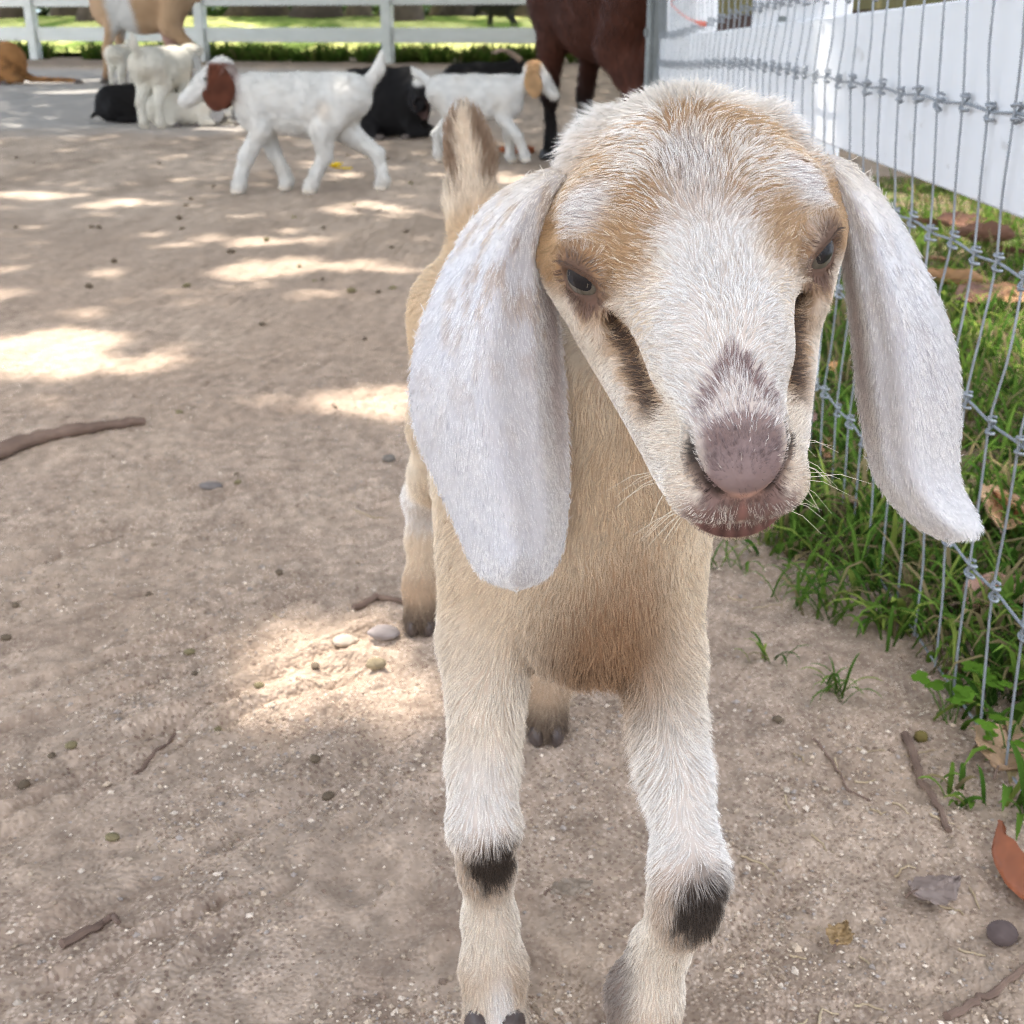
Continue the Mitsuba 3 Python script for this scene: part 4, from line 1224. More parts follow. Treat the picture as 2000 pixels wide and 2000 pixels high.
EAR_A = np.array([(322, 1085, 1135), (340, 1040, 1128), (362, 990, 1112), (400, 945, 1098), (450, 905, 1085), (500, 878, 1080), (560, 850, 1084), (620, 825, 1092), (700, 803, 1100), (780, 799, 1106), (860, 814, 1111),
                  (940, 850, 1112), (1000, 878, 1110), (1060, 902, 1103), (1095, 918, 1092), (1122, 936, 1074), (1138, 962, 1052), (1146, 985, 1030)], float)
EAR_B = np.array([(300, 1570, 1625), (322, 1590, 1668), (350, 1605, 1700), (400, 1625, 1738), (440, 1635, 1765), (500, 1643, 1797), (560, 1650, 1826), (620, 1658, 1850), (700, 1666, 1872), (780, 1674, 1878), (860, 1687, 1874),
                  (920, 1701, 1874), (960, 1722, 1884), (1000, 1755, 1906), (1025, 1785, 1916), (1042, 1812, 1910), (1052, 1835, 1880)], float)


def ear(parent, rows, s, Y0, label):
    """A long hanging ear. s = -1: on the picture's left. Returns its skin, and writes its hair."""
    ns, nt = 90, 41
    k = np.linspace(0, 1, len(rows))
    sv = np.linspace(0, 1, ns)
    py, xl, xr = (np.interp(sv, k, rows[:, i]) for i in range(3))
    ker = np.array([1, 2, 3, 2, 1]) / 9
    sm = lambda a: np.convolve(np.pad(a, 2, mode='edge'), ker, 'valid')
    py, xl, xr = sm(py), sm(xl), sm(xr)
    t = np.linspace(-1, 1, nt)
    S, Tt = np.meshgrid(sv, t, indexing='ij')
    px = (xl + xr)[:, None] / 2 + Tt * (xr - xl)[:, None] / 2
    out = Tt * s                                                    # +1 at the edge away from the face
    full = sstep(0, .25, S) * (1 - .5 * sstep(.8, 1, S))
    depth = Y0 - .012 * (1 - Tt ** 2) * full + .014 * sstep(.0, 1, out) * full + .012 * sstep(.6, 1.0, -out) * full
    depth = depth - .0032 * np.exp(-((out + .05 - .1 * S) / .25) ** 2) * full + .0013 * np.exp(-((out - .33) / .14) ** 2) * full * (1 - .6 * S) + .0009 * np.exp(-((out + .42) / .15) ** 2) * full * (1 - .5 * S)
    if s > 0:
        depth = depth + .0042 * np.exp(-((out - .42 + .22 * S) / .20) ** 2) * full * (1 - .6 * S) + .0022 * np.exp(-((out + .05 - .1 * S) / .20) ** 2) * full
    depth = depth + .012 * (1 - sstep(0, .09, S)) + .0016 * (meshkit.fbm(np.stack([S * 7, Tt * 1.5, S * 0], -1) + (5 if s > 0 else 0), 3) - .5)
    front = at(px, np.broadcast_to(py[:, None], px.shape), depth)
    g = np.arange(ns * nt).reshape(ns, nt)
    q = np.stack([g[:-1, :-1], g[1:, :-1], g[1:, 1:], g[:-1, 1:]], -1).reshape(-1, 4)
    f = np.vstack([q[:, [0, 1, 2]], q[:, [0, 2, 3]]])
    m = trimesh.Trimesh(front.reshape(-1, 3), f, process=False)
    n = m.vertex_normals
    if n[:, 1].mean() > 0:
        f = f[:, ::-1]; n = -n
    thick = .0022 * (1 - Tt.reshape(-1, 1) ** 4) * .8 + .0003
    back = front.reshape(-1, 3) - n * thick
    rimi = np.concatenate([g[:, 0], g[-1, 1:], g[::-1, -1][1:], g[0, ::-1][1:-1]])
    N0 = ns * nt
    a, b = rimi, np.roll(rimi, -1)
    wall = np.vstack([np.stack([a, b, b + N0], 1), np.stack([a, b + N0, a + N0], 1)])
    V = np.vstack([front.reshape(-1, 3), back])
    Fc = np.vstack([f, f[:, ::-1] + N0, wall])

    def colour(p, out_, s_, rnd):
        n1, n2 = meshkit.fbm(p * 70, 3, 31)[:, None], meshkit.fbm(p * [260, 260, 90], 3, 32)[:, None]
        o, ss, r = out_[:, None], s_[:, None], rnd[:, None]
        c = lerp(np.array([.76, .767, .782]), np.array([.80, .797, .795]), sstep(.3, .7, n1))
        c = np.where(r < .10, np.array([.46, .46, .50]), c)
        fleck = sstep(.50, .66, n2) * (1 - sstep(.15, .70, ss)) * (.85 if s < 0 else .25)
        c = lerp(c, lerp(GOLD, BROWN, .25), fleck * np.where(r < .6, .85, .25))
        c = lerp(c, CREAM, (1 - sstep(.02, .32, ss)) * .7)
        c = lerp(c, np.array([.40, .30, .30]), (1 - sstep(.0, .16, np.abs(o + .86))) * (1 - sstep(.45, .7, ss)) * sstep(.1, .25, ss) * .55)
        return np.clip(c, .01, .85)

    oo, s2 = out.reshape(-1), S.reshape(-1)
    skin = colour(front.reshape(-1, 3), oo, s2, np.full(N0, .5)) * [.62, .61, .63]
    key = put(parent, 'ear', (V, Fc), 'hide', True, color=np.vstack([skin, skin * [.95, .80, .76]]), label=label)
    # hair, denser where the ear is wide
    cnt = 21000
    area = trimesh.Trimesh(front.reshape(-1, 3), f, process=False)
    P, N, fi = sample(area, cnt)
    if (N[:, 1].mean() > 0):
        N = -N
    vi = f[fi][:, 0]
    along = np.gradient(front, axis=0).reshape(-1, 3)[vi]
    across = np.gradient(front, axis=1).reshape(-1, 3)[vi] * np.sign(s)
    o, ss = oo[vi], s2[vi]
    D = unit(along) + unit(across) * (o * .45 * (.4 + ss))[:, None] + .25 * (meshkit.fbm(P * 90, 2, 40)[:, None] - .5) * unit(across)
    col = colour(P, o, ss, R.random(cnt))
    v = R.uniform(.80, 1.1, (cnt, 1))
    L = lerp(.0058, .0048, ss)
    W = .00030
    hm, hn, hc = hair_mesh(P, N, D, L, W, .22, col * v * .74, col * v, .35, .0016, .4, .12)
    # fringe along the rim and the back
    put(key, 'fur', hm, 'fur', color=hc, normals=hn, kind='stuff')
    bm = trimesh.Trimesh(back, f[:, ::-1], process=False)
    P, N, fi = sample(bm, 6000)
    vi = f[:, ::-1][fi][:, 0]
    col = colour(P, oo[vi], s2[vi], R.random(len(P)))
    hm, hn, hc = hair_mesh(P, N, np.gradient(front, axis=0).reshape(-1, 3)[vi], .005, .0004, .3, col * .8, col, .2, .002)
    put(key, 'fur', hm, 'fur', color=hc, normals=hn, kind='stuff')


def make_kid():
    K = thing('goat_kid', 'cream and white goat kid with long hanging ears walking up close to the viewer', 'goat')
    body, field = build_kid()
    body.fix_normals() if body.volume < 0 else None
    V = np.array(body.vertices)
    skin = coat(V, np.full(len(V), .5))
    H = to_head(V)
    bare = (sstep(7.9, 8.5, H[:, 1]) * sstep(-2.1, -1.6, H[:, 2]))[:, None]
    put(K, 'body', body, 'hide', True, color=np.clip(skin * lerp([.66, .60, .56], [1, 1, 1], np.clip(bare, 0, 1)), .005, 1))
    view = unit(np.array([0, 0, CAM_H]) - body.triangles_center)
    facing = np.clip((body.face_normals * view).sum(1) * 3 + .8, .25, 1)
    tc = body.triangles_center
    hh = to_head(tc)
    inhead = sstep(-7, -6, hh[:, 1]) * sstep(-5.5, -4.5, hh[:, 2])
    for s in (-1, 1):                                                 # no hair on the eyeball's window
        ax = EYE_A * [s, 1, 1]
        q = hh - EYE_C * [s, 1, 1]
        out = q @ ax
        side = q - out[:, None] * ax
        facing = facing * np.where((out > .2) & (np.abs(side[:, 2]) < .46) & (np.linalg.norm(side, axis=1) < .74), .0, 1)
    w = facing * lerp(1.0, 3.2, inhead) * lerp(1.0, .55, sstep(.62, .75, tc[:, 1]))
    for pad in ((0, 8.4, -.75, 1.15, .85, .80), *[(sg * q0, q1, q2, .33, .33, .33) for sg in (-1, 1) for q0, q1, q2 in ((1.6, 7.4, -.05), (1.40, 8.0, -.6), (1.1, 8.3, -.95), (.82, 8.6, -1.3))], (0, 8.6, -2.2, .2, .6, .6), (0, 8.1, -3.33, 1.40, .8, .48), (-4.2, .1, .38, .55, .6, .42), (4.2, .1, .38, .55, .6, .42)):
        d = np.linalg.norm((hh - pad[:3]) / np.array(pad[3:]), axis=1)
        w = w * lerp(.03, 1, sstep(.55, 1.35, d))
    n = 145000
    P, N, fi = sample(body, n, w)
    D, head, tail, H, rim = hair_flow(P, N)
    rnd = R.random(n)
    col = coat(P, rnd)
    face = head * sstep(-1.0, 2.5, H[:, 1])
    nose = head * sstep(6.0, 8.2, H[:, 1])
    L = lerp(.0112, .0074, head)
    L = lerp(L, .0050, face)
    L = lerp(L, .0030, nose)
    L = lerp(L, .0048, rim)
    crown = head * sstep(-4.2, -5.2, H[:, 1]) * sstep(-.5, .8, H[:, 2])
    tuft = np.maximum(spot(H, [-2.9, -5.3, 1.7], [1.2, 1.5, 1.3], .5), spot(H, [3.4, -5.2, 1.5], [1.2, 1.2, 1.2], .5)) * head
    L = lerp(L, .013, crown)
    L = lerp(L, .0135, tuft)
    L = lerp(L, .0120, tail)
    leg = (1 - sstep(.15, .2, P[:, 2]))
    L = lerp(L, .0098, leg)
    L = L + .006 * (1 - sstep(.018, .034, P[:, 2]))
    brisket = spot(P, [.036, .50, .185], [.045, .06, .035], .5)
    L = lerp(L, .017, brisket)
    lift = lerp(.22, .20, head) + .30 * crown + .75 * tuft + .12 * brisket + .18 * tail
    W = lerp(.00037, .00026, head) * lerp(1, .75, nose) * lerp(1, 1.25, sstep(.7, .8, P[:, 1]))
    v = R.uniform(.72, 1.14, (n, 1))
    col = lerp(col, lerp(WHITE, CREAM, .15), (tuft * .8)[:, None])
    groups = np.where(tail > .5, 1, 0)
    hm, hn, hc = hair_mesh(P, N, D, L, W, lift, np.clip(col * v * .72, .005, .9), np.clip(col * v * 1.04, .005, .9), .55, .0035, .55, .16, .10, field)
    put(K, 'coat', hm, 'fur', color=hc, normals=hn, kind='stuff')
    # whiskers on chin and lips
    wv, near = [], cKDTree(V)
    for s in (-1, 1):
        for k in range(16):
            a = np.array([s * R.uniform(.9, 1.9), R.uniform(6.2, 8.0), R.uniform(-3.3, -1.6)])
            root = V[near.query(hd(*a))[1]]
            d = unit(np.array([s * R.uniform(.5, 1.0), R.uniform(-.2, .5), R.uniform(-.9, .1)]) @ HB)
            L_ = R.uniform(.010, .022)
            wv.append(tube([root, root + d * L_ * .5, root + d * L_ + np.array([0, 0, -.2 * L_])], [.00013, .0001, .00004], 3))
    wv = join(wv)
    put(K, 'whisker', wv, 'fur', True, color=np.tile([.72, .66, .55], (len(wv[0]), 1)), kind='stuff')
    for s in (-1, 1):
        eye(K, s)
        lash, ring = [], eye_ring(s, 60, .88, .60)
        for k in range(3, 28):
            root = hd(*ring[k])
            d = unit((ring[k] - EYE_C * [s, 1, 1] + np.array([0, 0, .1 + R.uniform(-.1, .1)])) @ HB)
            lash.append(tube([root, root + d * .003, root + d * .0055 - HU * .0012], [.00014, .00011, .00004], 3))
        lash = join(lash)
        put(K, 'eyelash', lash, 'fur', True, color=np.tile([.10, .075, .06], (len(lash[0]), 1)), kind='stuff')
    ear(K, EAR_A, -1, .436, 'broad white ear hanging in front of the shoulder')
    ear(K, EAR_B, 1, .440, 'white ear swinging out towards the wire fence, its tip turned up')
    hoof(K, np.array([-.0085, .481, .004]), (0, -1), .0165, .022)
    hoof(K, np.array([.0610, .448, .004]), (-.12, -1), .0165, .022)
    hoof(K, np.array([-.0770, .932, .001]), (0, -1), .0145, .019)
    hoof(K, np.array([.0245, .763, .001]), (0, -1), .0145, .019)
    return K


make_kid()
# ---------------------------------------------------------------- the other goats: one builder, many coats and poses
mat('coat', rough=.8, spec=.2, bump=lambda p, n, uv: fbm(p.x * 70, p.y * 70, p.z * 26, 3), bump_scale=.012, sheen=.3)
CAM_MAIN = np.array([0, 0, CAM_H])


def rz(a):
    c, s = math.cos(a), math.sin(a)
    return np.array([[c, -s, 0], [s, c, 0], [0, 0, 1.0]])


def goat(name, label, pos, heading, S, paint, sw=((.0, 0), (.0, 0), (.0, 0), (.0, 0)), head=((.56, 0, .98), (.80, 0, .82)), kid=True, tail='up', ear_col=WHITE, ears=(-1, 1), ear_len=.30,
         udder=False, lean=1.0, stretch=1.0, hoof_col=(.12, .10, .085), fuzz=0, category='goat', res=None, group=None, horns=False, eyes=True):
    """A standing or walking goat, its withers S metres high; x forward, y to its left. sw: how far fore and aft each hoof (front left, front right, hind left, hind right) stands, and how high it is lifted."""
    th = 1.12 if kid else .92
    u = np.array([stretch, 1.0, 1.0])
    res = res or S * .021
    F = Field(np.arange(-.75 * S, 1.1 * S, res), np.arange(-.32 * S, .32 * S, res), np.arange(-.02 * S, 1.28 * S, res))
    P = lambda x, y, z: np.array([x * stretch, y, z]) * S
    cone = lambda a, b, ra, rb, k=.05: F.cone(P(*a), P(*b), ra * S, rb * S, k * S)
    w = (.185 if kid else .165) * lean
    cone((.22, 0, .70), (-.05, 0, .69), w, w + .012)
    cone((-.05, 0, .69), (-.36, 0, .72), w + .012, w * .95)
    F.egg(P(.24, 0, .64), np.array([.19, .145 * lean, .20]) * S, k=.05 * S)
    F.egg(P(-.04, 0, .61), np.array([.30 * stretch, .175 * lean, .195 if kid else .21]) * S, k=.05 * S)
    h0, h1 = np.array(head[0], float), np.array(head[1], float)
    cone((.26, 0, .76), tuple(h0 * .92 + np.array([.0, 0, -.04])), .125, .088, .06)
    d = h1 - h0
    L = np.linalg.norm(d)
    d = d / L
    cone(tuple(h0), tuple(h0 + d * L * .45), .098 * th, .080 * th, .03)
    cone(tuple(h0 + d * L * .4 + [0, 0, .01]), tuple(h1), .070 * th, .046 * th, .03)
    cone(tuple(h0 + d * L * .3 + [0, 0, -.05]), tuple(h1 + [0, 0, -.022]), .055 * th, .036 * th, .03)
    hooves = []
    for i, (sy, front) in enumerate(((1, 1), (-1, 1), (1, 0), (-1, 0))):
        dx, lift = sw[i]
        y = sy * (.095 if front else .10) * lean
        if front:
            pts = [(.24, y * .9, .66), (.22, y, .47), (.235 + dx * .55, y, .275 + lift * .6), (.222 + dx * .85, y, .16 + lift), (.215 + dx, y, .075 + lift), (.235 + dx, y, .03 + lift)]
            r = [.095, .064, .052, .043, .047, .044] if kid else [.095, .060, .040, .028, .034, .032]
        else:
            pts = [(-.35, y * .85, .70), (-.26 + dx * .25, y * 1.1, .47), (-.40 + dx * .7, y, .285 + lift * .6), (-.39 + dx * .9, y, .16 + lift), (-.385 + dx, y, .075 + lift), (-.365 + dx, y, .03 + lift)]
            r = [.125, .090, .050, .042, .046, .044] if kid else [.125, .085, .042, .028, .034, .032]
        for j in range(5):
            cone(pts[j], pts[j + 1], r[j] * th, r[j + 1] * th, .028)
        hooves.append(pts[5])
    if tail == 'up':
        cone((-.48, 0, .80), (-.56, 0, .92), .052, .048, .03); cone((-.56, 0, .92), (-.585, 0, 1.04), .046, .022, .02)
    elif tail == 'back':
        cone((-.48, 0, .80), (-.60, 0, .90), .050, .046, .03); cone((-.60, 0, .90), (-.68, 0, .97), .044, .020, .02)
    elif tail:
        cone((-.49, 0, .80), (-.55, 0, .68), .045, .03, .03)
    if udder:
        F.egg(P(-.27, 0, .42), np.array([.085, .075, .13]) * S, k=.03 * S)
        for s in (-1, 1):
            cone((-.25, s * .045, .34), (-.235, s * .055, .24), .030, .018, .02)
    m = F.mesh(3)
    M = rz(heading)
    put_ = lambda v: np.asarray(v) @ M.T + np.asarray(pos)
    key = thing(name, label, category, group)
    V = np.array(m.vertices)
    V = V + m.vertex_normals * (S * .016 * (meshkit.fbm(V / S * [11, 11, 7], 3, 5) - .5))[:, None]
    q = V / S / u
    put(key, 'body', (put_(V), m.faces), 'coat', True, color=np.clip(paint(q), .008, .85))
    if fuzz:                                                          # a short rough coat
        bm = trimesh.Trimesh(put_(V), m.faces, process=False)
        p, n_, fi = sample(bm, fuzz)
        q = (p - np.asarray(pos)) @ M / S / u
        dd = unit(np.array([-.55, 0, -.85]) @ M.T + .5 * (np.stack([meshkit.fbm(q * 9 + o, 2, 3) for o in (0, 5, 9)], 1) - .5))
        cc = np.clip(paint(q) * R.uniform(.8, 1.12, (fuzz, 1)), .006, .85)
        hm, hn, hc = hair_mesh(p, n_, dd, .045 * S, .0042 * S, .25, cc * .85, cc, .4, .02 * S, .5, .15)
        put(key, 'coat', hm, 'fur', color=hc, normals=hn, kind='stuff')
    back = unit(np.array([d[0], 0, d[2]]))
    for s in ears:                                                   # hanging ears, flattened drops
        e = trimesh.creation.icosphere(3, 1.0)
        v = np.array(e.vertices)
        t = (v[:, 2] + 1) / 2
        wd = (.052 + .035 * np.sin((1 - t) * 2.6)) * (1.25 if ear_len > .32 else 1)
        x, y, z = v[:, 0] * wd, v[:, 1] * .011 + .03 * (1 - t) ** 2, (t - 1) * ear_len
        x = x + .05 * (1 - t) * back[0]
        root = h0 - d * .015 + np.array([0, s * .088 * th, .035])
        ev = np.stack([x, s * y, z], 1) + root
        c = np.tile(ear_col, (len(v), 1)) * (.45 + 1.0 * meshkit.fbm(ev * 14, 3, 2)[:, None])
        put(key, 'ear', (put_(ev * u * S), e.faces), 'coat', True, color=np.clip(c, .008, .85))
    if eyes:
        for s in ears:
            c = h0 + d * L * .36 + np.array([0, s * .074 * th, .022])
            e = trimesh.creation.icosphere(2, .018 * S)
            put(key, 'eye', (put_(np.array(e.vertices) + c * u * S), e.faces), 'eye_gloss', True, color=np.tile([.02, .015, .012], (len(e.vertices), 1)))
    for x, y, z in hooves:
        hoof(key, put_(P(x, y, z - .028)), M[:, 0], .046 * S * th, .052 * S, 0, hoof_col)
    if horns:
        for s in (-1, 1):
            a = np.linspace(0, 1, 14)
            pts = np.stack([h0[0] - .02 - .34 * a, s * (.04 + .07 * a), h0[2] + .08 + .16 * np.sin(a * 2.3)], 1) * u * S
            hv, hf = tube(put_(pts), lerp(.034, .008, a) * S, 10)
            put(key, 'horn', (hv, hf), 'horn_stuff', True, color=np.clip(np.tile([.20, .15, .11], (len(hv), 1)) * (.7 + .6 * meshkit.fbm(hv * 60, 2)[:, None]), .01, .8))
    return key, put_, h0, d


def lying(name, label, pos, heading, S, paint, head=((.42, .0, .46), (.62, .0, .36)), ear_col=WHITE, ears=(-1, 1), flat=False, horns=False, leg_out=0.0, group=None, hoof_col=(.1, .08, .07), tall=.36, fat=1.0):
    """A goat lying on its folded legs (or flat, its head on the ground)."""
    res = S * .023
    F = Field(np.arange(-.72 * S, 1.0 * S, res), np.arange(-.45 * S, .62 * S, res), np.arange(-.03 * S, 1.0 * S, res))
    E = lambda c, r, k=.05: F.egg(np.array(c) * S, np.array(r) * S, k=k * S)
    cone = lambda a, b, ra, rb, k=.04: F.cone(np.array(a) * S, np.array(b) * S, ra * S, rb * S, k * S)
    z = tall * .52
    E((-.10, 0, z), (.40, .19 * fat, z * 1.02))
    E((.16, 0, z * 1.0), (.22, .16 * fat, z * 1.02))
    E((-.36, 0, z * .95), (.20, .18 * fat, z))
    h0, h1 = np.array(head[0], float), np.array(head[1], float)
    d = unit(h1 - h0); L = np.linalg.norm(h1 - h0)
    cone((.22, 0, z * 1.2), tuple(h0 - d * .05), .12, .085, .05)
    cone(tuple(h0), tuple(h0 + d * L * .45), .10, .078, .03)
    cone(tuple(h0 + d * L * .4), tuple(h1), .068, .046, .03)
    hv = []
    for s in (-1, 1):
        cone((.20, s * .13, .12), (.36, s * .13, .055), .07, .042, .03)                     # forearm along the ground
        if s > 0 and leg_out:
            cone((.36, s * .13, .05), (.36 + leg_out, s * .16, .032), .036, .028, .02); hv.append((.38 + leg_out, s * .16, .03))
        else:
            cone((.36, s * .13, .05), (.20, s * .17, .032), .036, .028, .02); hv.append((.18, s * .175, .03))
        cone((-.34, s * .14, .17), (-.12, s * .19, .10), .13, .06, .04)                     # thigh
        cone((-.12, s * .20, .07), (-.30, s * .22, .04), .045, .033, .02)
        cone((-.30, s * .22, .04), (-.08, s * .25, .03), .033, .028, .02); hv.append((-.05, s * .25, .03))
    cone((-.52, 0, .14), (-.62, .03, .06), .04, .02, .03)
    F.f[:, :, F.ax[2] < 0] = .02
    m = F.mesh(3)
    M = rz(heading)
    put_ = lambda v: np.asarray(v) @ M.T + np.asarray(pos)
    key = thing(name, label, 'goat', group)
    V = np.array(m.vertices)
    put(key, 'body', (put_(V), m.faces), 'coat', True, color=np.clip(paint(V / S), .006, .85))
    for s in ears:
        e = trimesh.creation.icosphere(3, 1.0)
        v = np.array(e.vertices)
        t = (v[:, 2] + 1) / 2
        wd = .050 + .035 * np.sin((1 - t) * 2.6)
        ev = np.stack([v[:, 0] * wd, s * (v[:, 1] * .012 + .02 * (1 - t)), (t - 1) * min(.26, h0[2] - .02)], 1) + h0 - d * .02 + np.array([0, s * .095, .03])
        put(key, 'ear', (put_(ev * S), e.faces), 'coat', True, color=np.clip(np.tile(ear_col, (len(v), 1)), .006, .85))
    for x, y, zz in hv:
        hoof(key, put_(np.array([x, y, zz - .028]) * S), M[:, 0], .045 * S, .05 * S, 0, hoof_col)
    if horns:
        for s in (-1, 1):
            a = np.linspace(0, 1, 14)
            pts = np.stack([h0[0] - .0 - .36 * a * d[0], s * (.05 + .10 * a), h0[2] + .07 + .11 * np.sin(a * 2.4)], 1) * S
            tv, tf = tube(put_(pts), lerp(.036, .010, a) * S, 10)
            put(key, 'horn', (tv, tf), 'horn_stuff', True, color=np.clip(np.tile([.30, .225, .17], (len(tv), 1)) * (.7 + .6 * meshkit.fbm(tv * 40, 2)[:, None]), .01, .8))
    return key


def nz(q, s, seed=0):
    return meshkit.fbm(np.asarray(q) * s + seed, 3, seed)[:, None]


BLACK, RED, SNOW = np.array([.007, .0065, .007]), np.array([.13, .040, .020]), np.array([.60, .595, .565])


def dirt(c, q, t=.18):
    c = c * (.84 + .32 * nz(q, 16, 9))
    return lerp(c, np.array([.60, .50, .38]), t * sstep(.45, .75, nz(q, 5, 3)) + .25 * (1 - sstep(.02, .14, q[:, 2:3])) * sstep(.3, .7, nz(q, 9, 4)))


def paint_walker(q):
    c = dirt(np.tile(SNOW, (len(q), 1)), q, .15)
    hood = sstep(.31, .42, q[:, 0:1] + .16 * (nz(q, 7, 5) - .5)) * (1 - sstep(.535, .565, q[:, 0:1] + .1 * (q[:, 2:3] - .8))) * sstep(.66, .72, q[:, 2:3]) * (1 - sstep(.955, .985, q[:, 2:3]))
    c = lerp(c, RED * .8, hood)
    c = lerp(c, np.array([.45, .22, .22]), spot(q, [.775, 0, .655], [.05, .07, .028], .4)[:, None] * .7)
    c = lerp(c, BLACK * 3, spot(q, [.80, 0, .70], [.035, .05, .022], .4)[:, None] * .8)
    return lerp(c, np.array([.58, .46, .34]), spot(q, [-.22, .16, .62], [.05, .05, .07], .6)[:, None] * .5)


def paint_tanhead(q):
    c = dirt(np.tile(SNOW, (len(q), 1)), q, .22)
    h = sstep(.40, .47, q[:, 0:1]) * sstep(.70, .78, q[:, 2:3]) * (1 - sstep(.555, .59, q[:, 0:1]))
    c = lerp(c, np.array([.42, .235, .10]), h * .95)
    return lerp(c, np.array([.40, .18, .16]), spot(q, [.78, 0, .69], [.03, .06, .03], .4)[:, None] * .6)


def paint_white(q):
    return dirt(np.tile(SNOW * [.98, .95, .86], (len(q), 1)), q, .3)


def paint_doe(q):
    c = lerp(np.array([.36, .225, .125]), np.array([.50, .35, .22]), nz(q, 5, 6))
    c = lerp(c, SNOW * .95, spot(q + (nz(q, 6, 8) - .5) * .10, [.10, 0, .60], [.13, .4, .36], .25)[:, None])
    c = lerp(c, np.array([.25, .155, .10]), (1 - sstep(.06, .14, q[:, 2:3])) * .8)
    return lerp(c, np.array([.40, .25, .21]), spot(q, [-.27, 0, .38], [.10, .10, .17], .4)[:, None])


def paint_brown(q):
    c = lerp(np.array([.026, .009, .006]), np.array([.075, .024, .013]), nz(q, 3.5, 7))
    c = lerp(c, np.array([.13, .055, .036]), sstep(.55, .8, nz(q, 5, 9)) * sstep(.6, .8, q[:, 2:3]) * .6)
    return lerp(c, BLACK * 1.1, (1 - sstep(.18, .42, q[:, 2:3])) * sstep(0, .15, q[:, 0:1]) * .92 + (1 - sstep(.06, .12, q[:, 2:3])) * .8)


def paint_black(q):
    return np.tile(BLACK, (len(q), 1)) * (.8 + .5 * nz(q, 6, 2))


def paint_star(q):
    c = paint_black(q)
    c = lerp(c, np.array([.19, .175, .165]), spot(q, [.05, .2, .05], [.5, .14, .06], .5)[:, None] * sstep(.4, .6, nz(q, 7, 6)) * .8)
    c = lerp(c, np.array([.06, .035, .03]), spot(q, [.44, -.45, .24], [.12, .12, .12], .5)[:, None])
    return lerp(c, SNOW, spot(q, STAR, [.05, .05, .045], .3)[:, None])


STAR = np.array([.37, -.37, .52])


def paint_tan(q):
    return lerp(np.array([.30, .135, .045]), np.array([.42, .22, .09]), nz(q, 5, 4)) * (1 - .5 * sstep(.55, .7, nz(q, 9, 8)))


def paint_patch(q):
    c = dirt(np.tile(SNOW * [.97, .93, .84], (len(q), 1)), q, .35)
    c = lerp(c, np.array([.30, .29, .29]), sstep(.50, .60, nz(q, 5, 12)) * sstep(.22, .36, q[:, 0:1]))
    return lerp(c, BLACK * 2, sstep(.585, .62, q[:, 0:1]) * .92)


def scale(py_top, base, px):
    """Height in metres of something that stands on base and reaches the picture row py_top."""
    p = at(px, py_top, base[1])
    return p[2]


W_ = on_ground(586, 374)
goat('walking_kid', 'white kid with a dark brown hood walking to the left behind the near kid', W_, math.radians(180), .385, paint_walker,
     sw=((.17, 0), (-.12, .0), (.29, 0), (-.17, 0)), head=((.46, .02, .90), (.70, .08, .70)), ear_col=RED * .62, ear_len=.33, stretch=1.18, fuzz=9000, tail='up', hoof_col=(.62, .55, .45))
W_ = on_ground(940, 318)
goat('tan_headed_kid', 'white kid with a tan head walking to the right behind the upright tail', W_, math.radians(-8), .345, paint_tanhead,
     sw=((.05, 0), (.21, .03), (-.05, 0), (.12, 0)), head=((.50, 0, .93), (.70, -.02, .70)), ear_col=np.array([.36, .22, .11]), ear_len=.31, stretch=1.12, fuzz=7000, tail='back', hoof_col=(.62, .55, .45))
W_ = on_ground(332, 247)
goat('nursing_kid', 'cream white kid seen from behind, its tail raised under the tan doe', W_, math.radians(74), .42, paint_white,
     sw=((.02, 0), (-.03, 0), (.0, 0), (.04, 0)), head=((.50, -.03, .80), (.72, -.05, .84)), ear_col=SNOW * .95, tail='up', fuzz=4000, stretch=1.05, hoof_col=(.5, .45, .36))
W_ = on_ground(243, 170)
goat('nursing_kid', 'white kid standing under the belly of the tan doe, left of the cream kid', W_, math.radians(82), .36, paint_white,
     head=((.52, 0, .90), (.76, 0, .92)), ear_col=SNOW, tail=None, hoof_col=(.2, .18, .16))
W_ = on_ground(285, 163)
goat('doe', 'tan doe with a white patch on her flank standing at the back left', W_, math.radians(174), .96, paint_doe, kid=False, udder=True,
     sw=((.10, 0), (.02, 0), (-.16, 0), (.02, 0)), head=((.58, 0, 1.05), (.82, 0, .98)), ear_col=np.array([.4, .26, .15]), tail='down', hoof_col=(.06, .05, .04))
W_ = on_ground(1172, 318)
goat('brown_goat', 'dark brown goat with black forelegs standing by the steel post', W_, math.radians(122), .86, paint_brown, kid=False, udder=True,
     sw=((.0, 0), (.08, 0), (.02, 0), (-.06, 0)), head=((.58, 0, 1.05), (.82, 0, .98)), ear_col=RED * .4, fuzz=7000, tail='down', hoof_col=(.02, .02, .02), lean=1.15)
W_ = on_ground(768, 268)
lying('black_goat', 'black goat with a white star on its forehead lying in the shade', W_, math.radians(-12), .47, paint_star, head=((.36, -.30, .46), (.44, -.47, .22)), ear_col=BLACK * 1.8, tall=.62, fat=1.1)
W_ = on_ground(955, 196)
lying('black_goat', 'black goat with curved brown horns lying behind the tan headed kid', W_, math.radians(8), .58, paint_black, head=((.36, .02, .36), (.56, .0, .24)), ear_col=BLACK * 1.4, horns=True, tall=.40)
W_ = on_ground(285, 238)
lying('black_kid', 'black kid lying on the ground behind the hind legs of the cream kid', W_, math.radians(20), .44, paint_black, head=((.40, 0, .48), (.56, 0, .40)), ear_col=BLACK * 1.4, tall=.42)
W_ = on_ground(372, 246)
